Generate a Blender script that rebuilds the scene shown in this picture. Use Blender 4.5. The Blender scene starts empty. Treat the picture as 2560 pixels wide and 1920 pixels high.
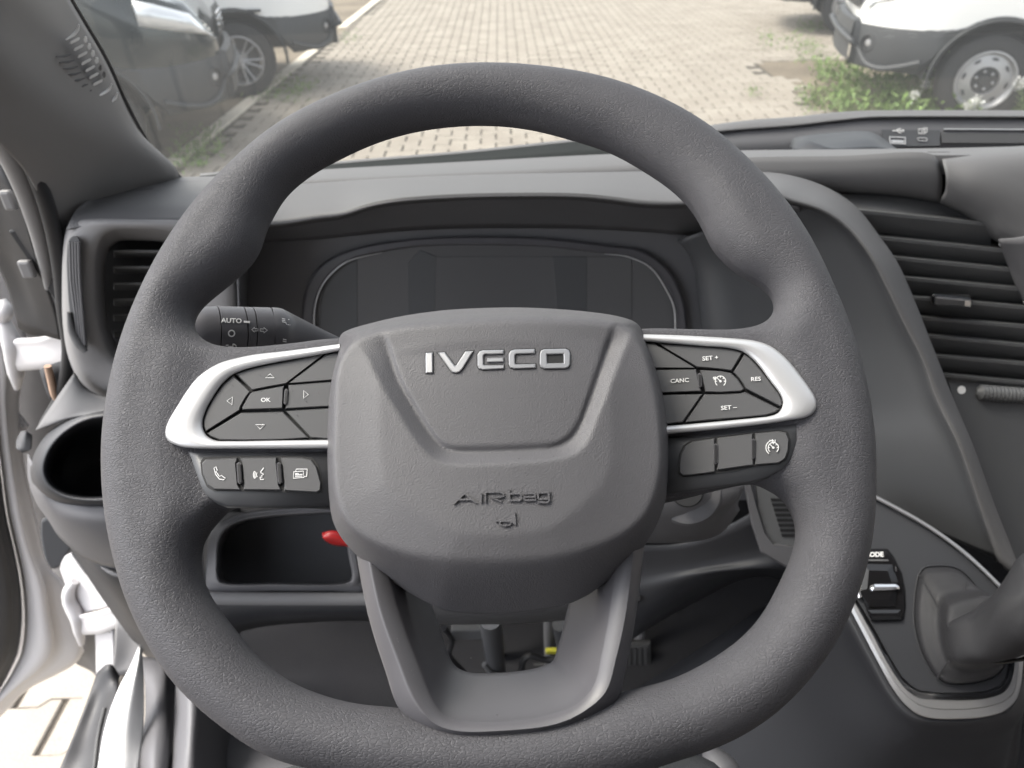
import bpy, bmesh, math, random
import numpy as np
from mathutils import Vector, Matrix
rng = random.Random(7)
S = bpy.context.scene
COL = S.collection
# ------------------------------------------------------------ camera
FPX = 1900.0                      # focal length in pixels of the 2560 px wide photograph
PITCH, ROLL = 33.6, 1.5
CAM = np.array([0.0, 0.0, 1.85])
cd = bpy.data.cameras.new('camera'); cam = bpy.data.objects.new('camera', cd); COL.objects.link(cam)
RM = Matrix.Rotation(math.radians(90 - PITCH), 3, 'X') @ Matrix.Rotation(math.radians(-ROLL), 3, 'Z')
cam.matrix_world = Matrix.Translation(Vector(CAM)) @ RM.to_4x4()
cd.sensor_width = 36; cd.lens = 36 * FPX / 2560; cd.clip_start = .02; cd.clip_end = 800
cd.dof.use_dof = True; cd.dof.focus_distance = .40; cd.dof.aperture_fstop = (cd.lens / 2.0)
S.camera = cam
R3 = np.array(RM)
# ------------------------------------------------------------ light
w = bpy.data.worlds.new('World'); S.world = w; w.use_nodes = True
nt = w.node_tree; bg = nt.nodes['Background']
sky = nt.nodes.new('ShaderNodeTexSky'); sky.sky_type = 'NISHITA'; sky.sun_disc = False
SUN_EL, SUN_AZ = 54, 282
sky.sun_elevation = math.radians(SUN_EL); sky.sun_rotation = math.radians(SUN_AZ)
sky.air_density = 1.0; sky.dust_density = 3.0; sky.ozone_density = .6
hs = nt.nodes.new('ShaderNodeHueSaturation'); hs.inputs['Saturation'].default_value = .35
nt.links.new(sky.outputs[0], hs.inputs['Color']); nt.links.new(hs.outputs[0], bg.inputs[0]); bg.inputs[1].default_value = .15
sd = bpy.data.lights.new('sun', 'SUN'); sd.energy = .95; sd.angle = math.radians(20); sd.color = (1, .95, .87)
so = bpy.data.objects.new('sun', sd); COL.objects.link(so)
az = math.radians(SUN_AZ)
sv = Vector((math.sin(az) * math.cos(math.radians(SUN_EL)), math.cos(az) * math.cos(math.radians(SUN_EL)), math.sin(math.radians(SUN_EL))))
so.rotation_euler = sv.to_track_quat('Z', 'Y').to_euler()
S.view_settings.view_transform = 'Standard'; S.view_settings.look = 'None'
S.view_settings.exposure = 2.35; S.view_settings.gamma = 1
S.render.engine = 'CYCLES'
S.cycles.max_bounces = 8; S.cycles.transparent_max_bounces = 16
S.cycles.use_denoising = True
# ------------------------------------------------------------ materials
def mat(name, col, rough=.5, metal=0., bump=None, bscale=100., bdist=.001, coat=0., spec=.5, var=0., vscale=5., kind='noise', stretch=(1, 1, 1), emis=0, sheen=0.):
    m = bpy.data.materials.new(name); m.use_nodes = True
    n = m.node_tree.nodes; l = m.node_tree.links; b = n['Principled BSDF']
    b.inputs['Base Color'].default_value = (*col, 1); b.inputs['Roughness'].default_value = rough
    b.inputs['Metallic'].default_value = metal; b.inputs['Coat Weight'].default_value = coat
    b.inputs['Specular IOR Level'].default_value = spec
    b.inputs['Sheen Weight'].default_value = sheen
    tc = n.new('ShaderNodeTexCoord')
    if var:
        no = n.new('ShaderNodeTexNoise'); no.inputs['Scale'].default_value = vscale; no.inputs['Detail'].default_value = 6
        l.new(tc.outputs['Object'], no.inputs['Vector'])
        mx = n.new('ShaderNodeMix'); mx.data_type = 'RGBA'
        mx.inputs[6].default_value = tuple(c * (1 - var) for c in col) + (1,)
        mx.inputs[7].default_value = tuple(min(1, c * (1 + var)) for c in col) + (1,)
        l.new(no.outputs[0], mx.inputs[0]); l.new(mx.outputs[2], b.inputs['Base Color'])
        mr = n.new('ShaderNodeMapRange'); mr.inputs[3].default_value = max(0, rough - .1); mr.inputs[4].default_value = min(1, rough + .12)
        l.new(no.outputs[0], mr.inputs[0]); l.new(mr.outputs[0], b.inputs['Roughness'])
    if bump:
        mp = n.new('ShaderNodeMapping'); mp.inputs['Scale'].default_value = stretch
        l.new(tc.outputs['Object'], mp.inputs['Vector'])
        bp = n.new('ShaderNodeBump'); bp.inputs['Strength'].default_value = bump; bp.inputs['Distance'].default_value = bdist
        if kind == 'leather':
            nz = n.new('ShaderNodeTexNoise'); nz.inputs['Scale'].default_value = bscale * .45; nz.inputs['Detail'].default_value = 2
            l.new(mp.outputs[0], nz.inputs['Vector'])
            vm = n.new('ShaderNodeVectorMath'); vm.operation = 'MULTIPLY_ADD'
            vm.inputs[1].default_value = (1.6 / bscale,) * 3
            l.new(nz.outputs['Color'], vm.inputs[0]); l.new(mp.outputs[0], vm.inputs[2])
            vo = n.new('ShaderNodeTexVoronoi'); vo.feature = 'DISTANCE_TO_EDGE'; vo.inputs['Scale'].default_value = bscale
            l.new(vm.outputs[0], vo.inputs['Vector'])
            mr = n.new('ShaderNodeMapRange'); mr.inputs[1].default_value = 0; mr.inputs[2].default_value = .16; mr.interpolation_type = 'SMOOTHSTEP'
            l.new(vo.outputs[0], mr.inputs[0])
            n2 = n.new('ShaderNodeTexNoise'); n2.inputs['Scale'].default_value = bscale * .12; l.new(mp.outputs[0], n2.inputs['Vector'])
            m2 = n.new('ShaderNodeMapRange'); m2.inputs[1].default_value = .35; m2.inputs[2].default_value = .6; m2.inputs[3].default_value = .6
            l.new(n2.outputs[0], m2.inputs[0])
            mu = n.new('ShaderNodeMath'); mu.operation = 'MULTIPLY'; l.new(mr.outputs[0], mu.inputs[0]); l.new(m2.outputs[0], mu.inputs[1])
            l.new(mu.outputs[0], bp.inputs['Height'])
        elif kind == 'hatch':
            w1 = n.new('ShaderNodeTexWave'); w1.inputs['Scale'].default_value = bscale; w1.bands_direction = 'DIAGONAL'
            l.new(mp.outputs[0], w1.inputs['Vector']); l.new(w1.outputs[0 if len(w1.outputs) < 2 else 1], bp.inputs['Height'])
        else:
            nz = n.new('ShaderNodeTexNoise'); nz.inputs['Scale'].default_value = bscale; nz.inputs['Detail'].default_value = 3
            l.new(mp.outputs[0], nz.inputs['Vector']); l.new(nz.outputs[0], bp.inputs['Height'])
        l.new(bp.outputs[0], b.inputs['Normal'])
    return m
M = {}
M['leather'] = mat('leather', (.064, .063, .070), .58, spec=.35, bump=.6, bscale=860, bdist=.00036, kind='leather', stretch=(.5, 1, 1), var=.08, vscale=20)
M['airbag'] = mat('airbag_plastic', (.074, .072, .078), .52, bump=.7, bscale=1600, bdist=.0004, var=.05, vscale=12)
M['trim'] = mat('satin_dark_plastic', (.080, .078, .086), .42, bump=.15, bscale=2500, bdist=.0002, var=.06, vscale=30)
M['button'] = mat('button_plastic', (.085, .085, .088), .42, bump=.12, bscale=3000, bdist=.0002)
M['panel'] = mat('panel_plastic', (.065, .067, .072), .45, bump=.15, bscale=2500, bdist=.0002)
M['gap'] = mat('gap_black', (.008, .008, .009), .6)
M['silver'] = mat('satin_silver', (.56, .56, .57), .40, metal=.55, bump=.05, bscale=4000, bdist=.0001)
M['emblem'] = mat('emblem_silver', (.42, .42, .43), .34, metal=.8)
M['frit'] = mat('black_glass_border', (.02, .022, .022), .9, spec=.1)
M['chrome'] = mat('polished_chrome', (.75, .75, .76), .12, metal=1.)
M['print'] = mat('white_print', (.7, .7, .7), .6)
M['pad'] = mat('dash_pad', (.105, .104, .107), .62, bump=.35, bscale=1500, bdist=.0003, var=.05, vscale=9)
M['padtex'] = mat('dash_pad_textured', (.095, .094, .097), .6, bump=.35, bscale=230, bdist=.0003, kind='hatch', stretch=(1, 1, -1))
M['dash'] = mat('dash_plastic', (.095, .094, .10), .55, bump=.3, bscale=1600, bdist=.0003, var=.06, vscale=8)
M['dashveil'] = mat('dash_plastic_veiled', (.11, .11, .117), .5, bump=.25, bscale=1500, bdist=.0003, var=.1, vscale=7)  # dash plastic lightened, a haze veil over the recesses put into its colour
M['piano'] = mat('piano_black', (.006, .006, .007), .07, coat=.3)
M['screen'] = mat('cluster_screen', (.09, .09, .094), .28)  # veil brightness added to the screen colour
M['slat'] = mat('vent_slat_plastic', (.10, .102, .105), .42)  # slat colour raised to take on the same veil
M['void'] = mat('recess_veil_grey', (.065, .066, .07), .8)  # dark recess tone, raised in colour to include the haze veil
M['floor'] = mat('floor_mat', (.012, .012, .015), .85, bump=.5, bscale=400, bdist=.002, var=.2, vscale=15)
M['white'] = mat('white_body_paint', (.84, .84, .83), .22, coat=.5, var=.02, vscale=3)
M['whitesat'] = mat('white_primer_metal', (.60, .58, .58), .4, var=.04, vscale=10)
M['greybody'] = mat('grey_body_metal', (.20, .195, .195), .45, var=.06, vscale=8)
M['rubber'] = mat('black_rubber', (.018, .018, .02), .55, bump=.2, bscale=300, bdist=.0006, var=.1, vscale=15)
M['rubbersoft'] = mat('grey_rubber', (.045, .045, .046), .6, var=.1, vscale=20)
M['bumper'] = mat('bumper_plastic', (.036, .038, .041), .55, bump=.2, bscale=300, bdist=.001, var=.08, vscale=4)
M['darkpaint'] = mat('dark_grey_paint', (.018, .024, .026), .18, coat=.6, var=.05, vscale=3)
M['tyre'] = mat('tyre_rubber', (.03, .03, .032), .8, bump=.4, bscale=80, bdist=.003, var=.2, vscale=10)
M['alloy'] = mat('silver_wheel', (.40, .40, .41), .38, metal=.6, var=.04, vscale=8)
M['lens'] = mat('lamp_lens', (.7, .72, .74), .05, coat=1., metal=.3)
M['fabric'] = mat('grey_woven_fabric', (.030, .032, .034), .95, bump=.8, bscale=900, bdist=.001, stretch=(1, .3, 1), var=.15, vscale=60)
M['boot'] = mat('soft_boot_leather', (.016, .016, .019), .6, bump=.5, bscale=900, bdist=.0004, kind='leather', var=.1, vscale=30)
M['red'] = mat('red_plastic', (.38, .015, .015), .35)
M['yellow'] = mat('yellow_plastic', (.42, .40, .04), .4)
M['lining'] = mat('grey_cloth_lining', (.30, .29, .29), .9)
M['pillar'] = mat('pillar_lit_pod_plastic', (.20, .195, .196), .6, bump=.2, bscale=1500, bdist=.0003, var=.04, vscale=6)
M['foot'] = mat('darkened_panel_plastic', (.020, .021, .025), .5, bump=.25, bscale=1500, bdist=.0003, var=.1, vscale=7)  # dash plastic darkened, shade of the lower cab put into its colour
M['rust'] = mat('tan_metal_edge', (.42, .28, .20), .6, var=.2, vscale=80)
def posmat(name, c1, c2, rough, scale, sp, bump=.4, bd=.002, c3=None):
    m = bpy.data.materials.new(name); m.use_nodes = True; n = m.node_tree.nodes; l = m.node_tree.links; b = n['Principled BSDF']
    b.inputs['Roughness'].default_value = rough
    ge = n.new('ShaderNodeNewGeometry'); a = n.new('ShaderNodeTexNoise'); a.inputs['Scale'].default_value = scale; a.inputs['Detail'].default_value = 5
    f = n.new('ShaderNodeTexNoise'); f.inputs['Scale'].default_value = sp; f.inputs['Detail'].default_value = 3
    l.new(ge.outputs['Position'], a.inputs['Vector']); l.new(ge.outputs['Position'], f.inputs['Vector'])
    r = n.new('ShaderNodeMapRange'); r.inputs[1].default_value = .35; r.inputs[2].default_value = .65; l.new(a.outputs[0], r.inputs[0])
    mx = n.new('ShaderNodeMix'); mx.data_type = 'RGBA'; mx.inputs[6].default_value = (*c1, 1); mx.inputs[7].default_value = (*c2, 1); l.new(r.outputs[0], mx.inputs[0])
    r2 = n.new('ShaderNodeMapRange'); r2.inputs[1].default_value = .3; r2.inputs[2].default_value = .7; r2.inputs[3].default_value = .78; r2.inputs[4].default_value = 1.15; l.new(f.outputs[0], r2.inputs[0])
    vm = n.new('ShaderNodeVectorMath'); vm.operation = 'SCALE'; l.new(mx.outputs[2], vm.inputs[0]); l.new(r2.outputs[0], vm.inputs['Scale'])
    l.new(vm.outputs[0], b.inputs['Base Color'])
    bp = n.new('ShaderNodeBump'); bp.inputs['Strength'].default_value = bump; bp.inputs['Distance'].default_value = bd; l.new(f.outputs[0], bp.inputs['Height']); l.new(bp.outputs[0], b.inputs['Normal'])
    return m
M['paver'] = posmat('concrete_paver', (.245, .215, .178), (.295, .265, .222), .9, 2.5, 260.)
M['joint'] = posmat('joint_sand', (.055, .046, .036), (.085, .072, .056), .95, 6., 150.)
M['soil'] = posmat('dry_soil', (.13, .105, .075), (.20, .165, .12), .95, 1.5, 60., .8, .01)
M['kerb'] = posmat('pale_kerb', (.55, .50, .42), (.66, .60, .50), .85, 3., 120.)
M['leaf'] = posmat('weed_leaf', (.09, .16, .035), (.19, .28, .075), .6, 12., 50., .1)
M['leafy'] = posmat('tall_weed_leaf', (.12, .18, .07), (.22, .28, .12), .6, 14., 50., .1)
M['petal'] = posmat('white_petal', (.75, .75, .72), (.8, .8, .78), .7, 14., 50., .1)
gm = bpy.data.materials.new('windscreen_glass'); gm.use_nodes = True; n_ = gm.node_tree.nodes; l_ = gm.node_tree.links; n_.clear()
o1 = n_.new('ShaderNodeOutputMaterial'); t1 = n_.new('ShaderNodeBsdfTransparent'); g1 = n_.new('ShaderNodeBsdfGlossy'); d1 = n_.new('ShaderNodeBsdfTranslucent')
t1.inputs[0].default_value = (.60, .60, .57, 1); g1.inputs['Roughness'].default_value = .02; g1.inputs[0].default_value = (.3, .3, .3, 1); d1.inputs[0].default_value = (.8, .82, .8, 1)
fr1 = n_.new('ShaderNodeFresnel'); fr1.inputs[0].default_value = 1.33; mA = n_.new('ShaderNodeMixShader'); mB = n_.new('ShaderNodeMixShader')
mA.inputs[0].default_value = .022; l_.new(t1.outputs[0], mA.inputs[1]); l_.new(d1.outputs[0], mA.inputs[2])  # translucent share adds a haze veil; the grey tint dims the outside
l_.new(fr1.outputs[0], mB.inputs[0]); l_.new(mA.outputs[0], mB.inputs[1]); l_.new(g1.outputs[0], mB.inputs[2]); l_.new(mB.outputs[0], o1.inputs[0]); M['glass'] = gm
# ------------------------------------------------------------ pixel -> place helpers
def ray(u, v):                                      # direction with unit depth along the optical axis
    return R3 @ np.array([(u - 1280) / FPX, -(v - 960) / FPX, -1.0])
def P(u, v, y):                                     # point at forward distance y
    d = ray(u, v); return CAM + d * ((y - CAM[1]) / d[1])
def PZ(u, v, z):
    d = ray(u, v); return CAM + d * ((z - CAM[2]) / d[2])
def PX(u, v, x):
    d = ray(u, v); return CAM + d * ((x - CAM[0]) / d[0])
def crop(ox, oy, sc):
    return lambda pts: [(ox + p[0] / sc, oy + p[1] / sc) + tuple(p[2:]) for p in pts]
V = crop(0, 0, 2212 / 2560)
K1 = crop(0, 0, 2.4578); K2 = crop(800, 0, 2.4578); K3 = crop(1660, 0, 2.4578)
K4 = crop(0, 600, 2.4578); K5 = crop(800, 600, 2.4578); K6 = crop(1660, 600, 2.4578)
K7 = crop(0, 1245, 2.4578); K8 = crop(800, 1245, 2.4578); K9 = crop(1660, 1245, 2.4578)
KL = crop(400, 700, 2.962); KR = crop(1600, 780, 3.456)
KS = crop(400, 1200, 2.765); KG = crop(1500, 1180, 2.2414); KV = crop(1950, 350, 2.552)
KC = crop(2080, 1350, 3.017); KP = crop(0, 380, 1.626); KF = crop(0, 1300, 2.676); KH = crop(600, 560, 1.843); KA = crop(1050, 1180, 5.53)
class Plane:                                        # a flat place through three points; h = height over it towards the viewer
    def __init__(s, a, b, c):
        s.o = np.array(a, float); n = np.cross(np.array(b) - s.o, np.array(c) - s.o); n /= np.linalg.norm(n)
        if n @ (CAM - s.o) < 0: n = -n
        s.n = n
    def __call__(s, u, v, h=0.):
        d = ray(u, v); o = s.o + s.n * h
        return CAM + d * (((o - CAM) @ s.n) / (d @ s.n))
# ------------------------------------------------------------ curves
def cr(pts, n=6, closed=False):
    p = np.array(pts, float); N = len(p); out = []
    sc3 = 1200. if p.shape[1] == 3 and np.abs(p[:, :2]).max() > 8 else 1.
    if sc3 > 1: p = p * [1, 1, sc3]
    rngi = range(N if closed else N - 1)
    for i in rngi:
        if closed: a, b, c, d = p[(i - 1) % N], p[i], p[(i + 1) % N], p[(i + 2) % N]
        else: a, b, c, d = p[max(i - 1, 0)], p[i], p[i + 1], p[min(i + 2, N - 1)]
        t0 = 0.; t1 = np.linalg.norm(b - a) ** .5 or 1e-6; t2 = t1 + (np.linalg.norm(c - b) ** .5 or 1e-6); t3 = t2 + (np.linalg.norm(d - c) ** .5 or 1e-6)
        if i == 0 and not closed: a = 2 * b - c; t1 = np.linalg.norm(b - a) ** .5; t2 = t1 + t1
        for k in range(n):
            t = k / n
            t_ = t1 + (t2 - t1) * t
            if not closed and (i == 0 or i == N - 2):
                sg = np.linalg.norm(c - b)
                m1 = (c - a) / max(np.linalg.norm(c - a), 1e-9) * sg if i > 0 else (c - b); m2 = (d - b) / max(np.linalg.norm(d - b), 1e-9) * sg if i < N - 2 else (c - b)
                h = lambda s: ((2 * s**3 - 3 * s**2 + 1) * b + (s**3 - 2 * s**2 + s) * m1 + (-2 * s**3 + 3 * s**2) * c + (s**3 - s**2) * m2)
                out.append(h(t)); continue
            A1 = (t1 - t_) / (t1 - t0) * a + (t_ - t0) / (t1 - t0) * b
            A2 = (t2 - t_) / (t2 - t1) * b + (t_ - t1) / (t2 - t1) * c
            A3 = (t3 - t_) / (t3 - t2) * c + (t_ - t2) / (t3 - t2) * d
            B1 = (t2 - t_) / (t2 - t0) * A1 + (t_ - t0) / (t2 - t0) * A2
            B2 = (t3 - t_) / (t3 - t1) * A2 + (t_ - t1) / (t3 - t1) * A3
            out.append((t2 - t_) / (t2 - t1) * B1 + (t_ - t1) / (t2 - t1) * B2)
    if not closed: out.append(p[-1])
    out = np.array(out)
    return out / [1, 1, sc3] if sc3 > 1 else out
def resamp(p, n, closed=False):
    p = np.array(p, float)
    if closed: p = np.vstack([p, p[:1]])
    L = np.r_[0, np.cumsum(np.linalg.norm(np.diff(p, axis=0), axis=1))]
    t = np.linspace(0, L[-1], n + 1)[:-1] if closed else np.linspace(0, L[-1], n)
    return np.array([np.interp(t, L, p[:, k]) for k in range(p.shape[1])]).T
def csmooth(p, it=3):
    for _ in range(it): p = .25 * np.roll(p, 1, 0) + .5 * p + .25 * np.roll(p, -1, 0)
    return p
def orient(p):                                      # counter-clockwise
    a = np.sum(p[:, 0] * np.roll(p[:, 1], -1) - np.roll(p[:, 0], -1) * p[:, 1])
    return p if a > 0 else p[::-1]
def inset(p, d):
    p = np.array(p, float); a = np.roll(p, 1, 0); b = np.roll(p, -1, 0)
    e1 = p - a; e2 = b - p
    e1 /= np.maximum(np.linalg.norm(e1, axis=1, keepdims=True), 1e-9); e2 /= np.maximum(np.linalg.norm(e2, axis=1, keepdims=True), 1e-9)
    n1 = np.c_[-e1[:, 1], e1[:, 0]]; n2 = np.c_[-e2[:, 1], e2[:, 0]]
    m = n1 + n2; k = np.maximum(np.sum(m * n1, axis=1, keepdims=True), .5)
    return p + m / k * d
# ------------------------------------------------------------ objects
INV = {}
def tag(o, label=None, cat=None, group=None, kind=None):
    if label: o['label'] = label
    if cat: o['category'] = cat
    if group: o['group'] = group
    if kind: o['kind'] = kind
    return o
def empty(name, loc, label, cat, group=None, m=None):
    o = bpy.data.objects.new(name, None); COL.objects.link(o); o.empty_display_size = .05
    o.matrix_world = m if m is not None else Matrix.Translation(Vector(loc))
    INV[o] = np.array(o.matrix_world.inverted())
    return tag(o, label, cat, group)
def mk(name, vs, fs, m, par=None, smooth=True, local=False, sol=None, bev=None, ang=None, sub=0):
    vs = np.asarray(vs, float)
    if par is not None and not local:
        I = INV[par]; vs = vs @ I[:3, :3].T + I[:3, 3]
    me = bpy.data.meshes.new(name); me.from_pydata([tuple(v) for v in vs], [], [tuple(int(i) for i in f) for f in fs]); me.update()
    return mkm(name, me, m, par, smooth, sol, bev, ang, sub)
def mkm(name, me, m, par=None, smooth=True, sol=None, bev=None, ang=None, sub=0):
    me.materials.clear(); me.materials.append(M[m])
    if smooth: me.polygons.foreach_set('use_smooth', [True] * len(me.polygons))
    o = bpy.data.objects.new(name, me); COL.objects.link(o)
    if par is not None: o.parent = par; INV[o] = INV[par]
    if ang is not None: me.set_sharp_from_angle(angle=math.radians(ang))
    if sub:
        md = o.modifiers.new('s', 'SUBSURF'); md.levels = md.render_levels = sub
    if sol:
        md = o.modifiers.new('t', 'SOLIDIFY'); md.thickness = abs(sol); md.offset = -1 if sol > 0 else 1
    if bev:
        md = o.modifiers.new('b', 'BEVEL'); md.width = bev; md.segments = 2; md.limit_method = 'ANGLE'; md.angle_limit = math.radians(40)
    return o
def gridf(r, c, closed=False, off=0):
    f = []
    for i in range(r - 1):
        for j in range(c if closed else c - 1):
            k = (j + 1) % c
            f.append((off + i * c + j, off + i * c + k, off + (i + 1) * c + k, off + (i + 1) * c + j))
    return f
def loft(name, rows, m, par=None, f=None, n=40, sub=3, closed=False, sol=.002, sharp=False, keys=False, ang=None, local=False, smooth=True):
    """rows: polylines of (u, v, y) or, with f, (u, v, h); skinned smoothly across and along."""
    g = []
    for r in rows:
        q = cr(r, 6, closed)
        q = q if keys else resamp(q, n, closed)
        g.append(q)
    g = np.array(g)
    if sub > 1 and not sharp and len(rows) > 2:
        g = np.stack([cr(g[:, j], sub) for j in range(g.shape[1])], 1)
    F = f or P
    pts = np.array([F(*q) for q in g.reshape(-1, 3)])
    fs = gridf(g.shape[0], g.shape[1], closed)
    # orient towards the camera so that the shell thickens away from it
    a, b, c, d = (pts[i] for i in fs[len(fs) // 2])
    if not local and np.cross(c - a, d - b) @ (CAM - a) < 0: fs = [x[::-1] for x in fs]
    if local and np.cross(c - a, d - b)[2] < 0: fs = [x[::-1] for x in fs]
    return mk(name, pts, fs, m, par, sol=sol, ang=ang, local=local, smooth=smooth)
def tri_fill(outer, holes=()):
    bm = bmesh.new(); es = []
    for lp in [outer] + list(holes):
        vs = [bm.verts.new((p[0], p[1], 0)) for p in lp]
        es += [bm.edges.new((vs[i], vs[(i + 1) % len(vs)])) for i in range(len(vs))]
    bm.verts.index_update()
    r = bmesh.ops.triangle_fill(bm, edges=es, use_beauty=True, use_dissolve=False, normal=(0, 0, 1))
    fs = [[v.index for v in f.verts] for f in bm.faces]
    n = len(bm.verts); bm.free()
    return fs
def plate(name, poly, f, m, par=None, h0=-.002, h1=.001, bev=3., holes=(), rnd=0, local=False, flat=True):
    """a plate with a chamfered edge over surface f(u, v, h); poly in photograph pixels, bev in pixels"""
    def prep(q, r=rnd):
        q = np.array(q, float)[:, :2]
        if r: q = cr(q, r, True)
        return orient(q)
    o = prep(poly); hs = [prep(h)[::-1] for h in holes]
    vs, fs = [], []
    tops = []
    for lp in [o] + hs:
        n = len(lp); b0 = len(vs)
        ins = inset(lp, bev)
        for (q, h) in ((lp, h0), (lp, h1 - (h1 - h0) * .25 if bev else h1), (ins if bev else lp, h1)):
            vs += [f(p[0], p[1], h) for p in q]
        fs += gridf(3, n, True, b0)
        tops.append((b0 + 2 * n, ins if bev else lp))
    t = tri_fill(tops[0][1], [x[1] for x in tops[1:]])
    idx = [b + k for b, lp in tops for k in range(len(lp))]
    fs += [tuple(idx[i] for i in tr) for tr in t]
    vs = np.array(vs)
    o_ = mk(name, vs, fs, m, par, smooth=not flat, local=local)
    bm = bmesh.new(); bm.from_mesh(o_.data); bmesh.ops.recalc_face_normals(bm, faces=bm.faces); bm.to_mesh(o_.data); bm.free()
    return o_
def ribbon(polys, wid, closed=False):
    """pixel-space outline triangles of strokes -> (2d verts, faces)"""
    vs, fs = [], []
    for pl in polys:
        cl = False
        if isinstance(pl, tuple): pl, cl = pl
        p = np.array(pl, float); n = len(p)
        t = np.roll(p, -1, 0) - np.roll(p, 1, 0)
        if not cl: t[0] = p[1] - p[0]; t[-1] = p[-1] - p[-2]
        t /= np.maximum(np.linalg.norm(t, axis=1, keepdims=True), 1e-9)
        nn = np.c_[-t[:, 1], t[:, 0]] * wid / 2
        if not cl: p[0] -= t[0] * wid * .3; p[-1] += t[-1] * wid * .3
        b = len(vs)
        vs += list(p + nn) + list(p - nn)
        for i in range(n if cl else n - 1):
            j = (i + 1) % n
            fs.append((b + i, b + j, b + n + j, b + n + i))
    return vs, fs
def decal(name, v2, fs, f, m, par, h0=-.0002, h1=.00025, local=False):
    """raised print: 2-d faces in pixels laid on surface f as thin solid"""
    n = len(v2)
    vs = [f(p[0], p[1], h1) for p in v2] + [f(p[0], p[1], h0) for p in v2]
    ed = {}
    for fc in fs:
        for i in range(len(fc)):
            e = (fc[i], fc[(i + 1) % len(fc)])
            ed[e] = 1
    out = [tuple(fc) for fc in fs]
    for (a, b) in ed:
        if (b, a) not in ed: out.append((a, a + n, b + n, b))
    o = mk(name, vs, out, m, par, smooth=False, local=local)
    return o
def strokes(name, polys, wid, f, m, par, **k):
    v, fs = ribbon(polys, wid); return decal(name, v, fs, f, m, par, **k)
def text(name, s, uv, size, rot, f, m, par, bold=0., sx=1., **k):
    c = bpy.data.curves.new('t', 'FONT'); c.body = s; c.align_x = 'CENTER'; c.align_y = 'CENTER'; c.size = 1; c.offset = bold; c.resolution_u = 3
    o = bpy.data.objects.new('t', c); COL.objects.link(o)
    dg = bpy.context.evaluated_depsgraph_get(); dg.update()
    me = bpy.data.meshes.new_from_object(o.evaluated_get(dg))
    vs = np.array([v.co[:2] for v in me.vertices]); fs = [tuple(p.vertices) for p in me.polygons]
    bpy.data.objects.remove(o); bpy.data.curves.remove(c); bpy.data.meshes.remove(me)
    mid = (vs.max(0) + vs.min(0)) / 2; vs = (vs - mid) * size / .72 * [sx, 1]
    a = math.radians(rot); ca, sa = math.cos(a), math.sin(a)
    v2 = [(uv[0] + p[0] * ca - p[1] * sa, uv[1] - (p[0] * sa + p[1] * ca)) for p in vs]
    return decal(name, v2, fs, f, m, par, **k)
def arc(cx, cy, r, a0, a1, n=14, ry=None):
    return [(cx + r * math.cos(math.radians(a)), cy - (ry or r) * math.sin(math.radians(a))) for a in np.linspace(a0, a1, n)]
def lathe(name, a, b, prof, m, par=None, n=40, cap=True, ang=35, local=False, up=None):
    """turned body from point a to b; prof = [(t along the axis in metres, radius)]"""
    a = np.array(a, float); b = np.array(b, float); d = (b - a) / np.linalg.norm(b - a)
    x = np.cross(d, [0, 0, 1] if abs(d[2]) < .9 else [1, 0, 0]); x /= np.linalg.norm(x); y = np.cross(d, x)
    vs = []
    for t, r in prof:
        for k in range(n):
            q = 2 * math.pi * k / n; vs.append(a + d * t + (x * math.cos(q) + y * math.sin(q)) * r)
    fs = gridf(len(prof), n, True)
    if cap: fs += [tuple(range(n))[::-1], tuple(range((len(prof) - 1) * n, len(prof) * n))]
    return mk(name, vs, fs, m, par, ang=ang, local=local)
def tube(name, pts, r, m, par=None, n=12, cap=True, k=6, local=False, flat=1.):
    p = cr(pts, k) if len(pts) > 2 else np.array(pts, float)
    rr = np.interp(np.linspace(0, 1, len(p)), np.linspace(0, 1, len(r)), r) if hasattr(r, '__len__') else np.full(len(p), r)
    t = np.gradient(p, axis=0); t /= np.linalg.norm(t, axis=1, keepdims=True)
    nrm = np.cross(t[0], [0, 0, 1]); 
    if np.linalg.norm(nrm) < .1: nrm = np.cross(t[0], [1, 0, 0])
    vs = []
    for i in range(len(p)):
        nrm = nrm - t[i] * (nrm @ t[i]); nrm /= np.linalg.norm(nrm); bn = np.cross(t[i], nrm)
        for q in range(n):
            a = 2 * math.pi * q / n; vs.append(p[i] + (nrm * math.cos(a) + bn * math.sin(a) * flat) * rr[i])
    fs = gridf(len(p), n, True)
    if cap: fs += [tuple(range(n))[::-1], tuple(range((len(p) - 1) * n, len(p) * n))]
    return mk(name, vs, fs, m, par, ang=50, local=local)
def box(name, lo, hi, m, par=None, bev=.003, rot=None, smooth=False):
    lo = np.array(lo, float); hi = np.array(hi, float)
    vs = np.array([(x, y, z) for x in (lo[0], hi[0]) for y in (lo[1], hi[1]) for z in (lo[2], hi[2])])
    if rot is not None:
        c = (lo + hi) / 2; vs = (vs - c) @ np.array(rot).T + c
    fs = [(0, 1, 3, 2), (4, 6, 7, 5), (0, 4, 5, 1), (2, 3, 7, 6), (0, 2, 6, 4), (1, 5, 7, 3)]
    return mk(name, vs, fs, m, par, smooth=smooth, bev=bev)
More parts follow.
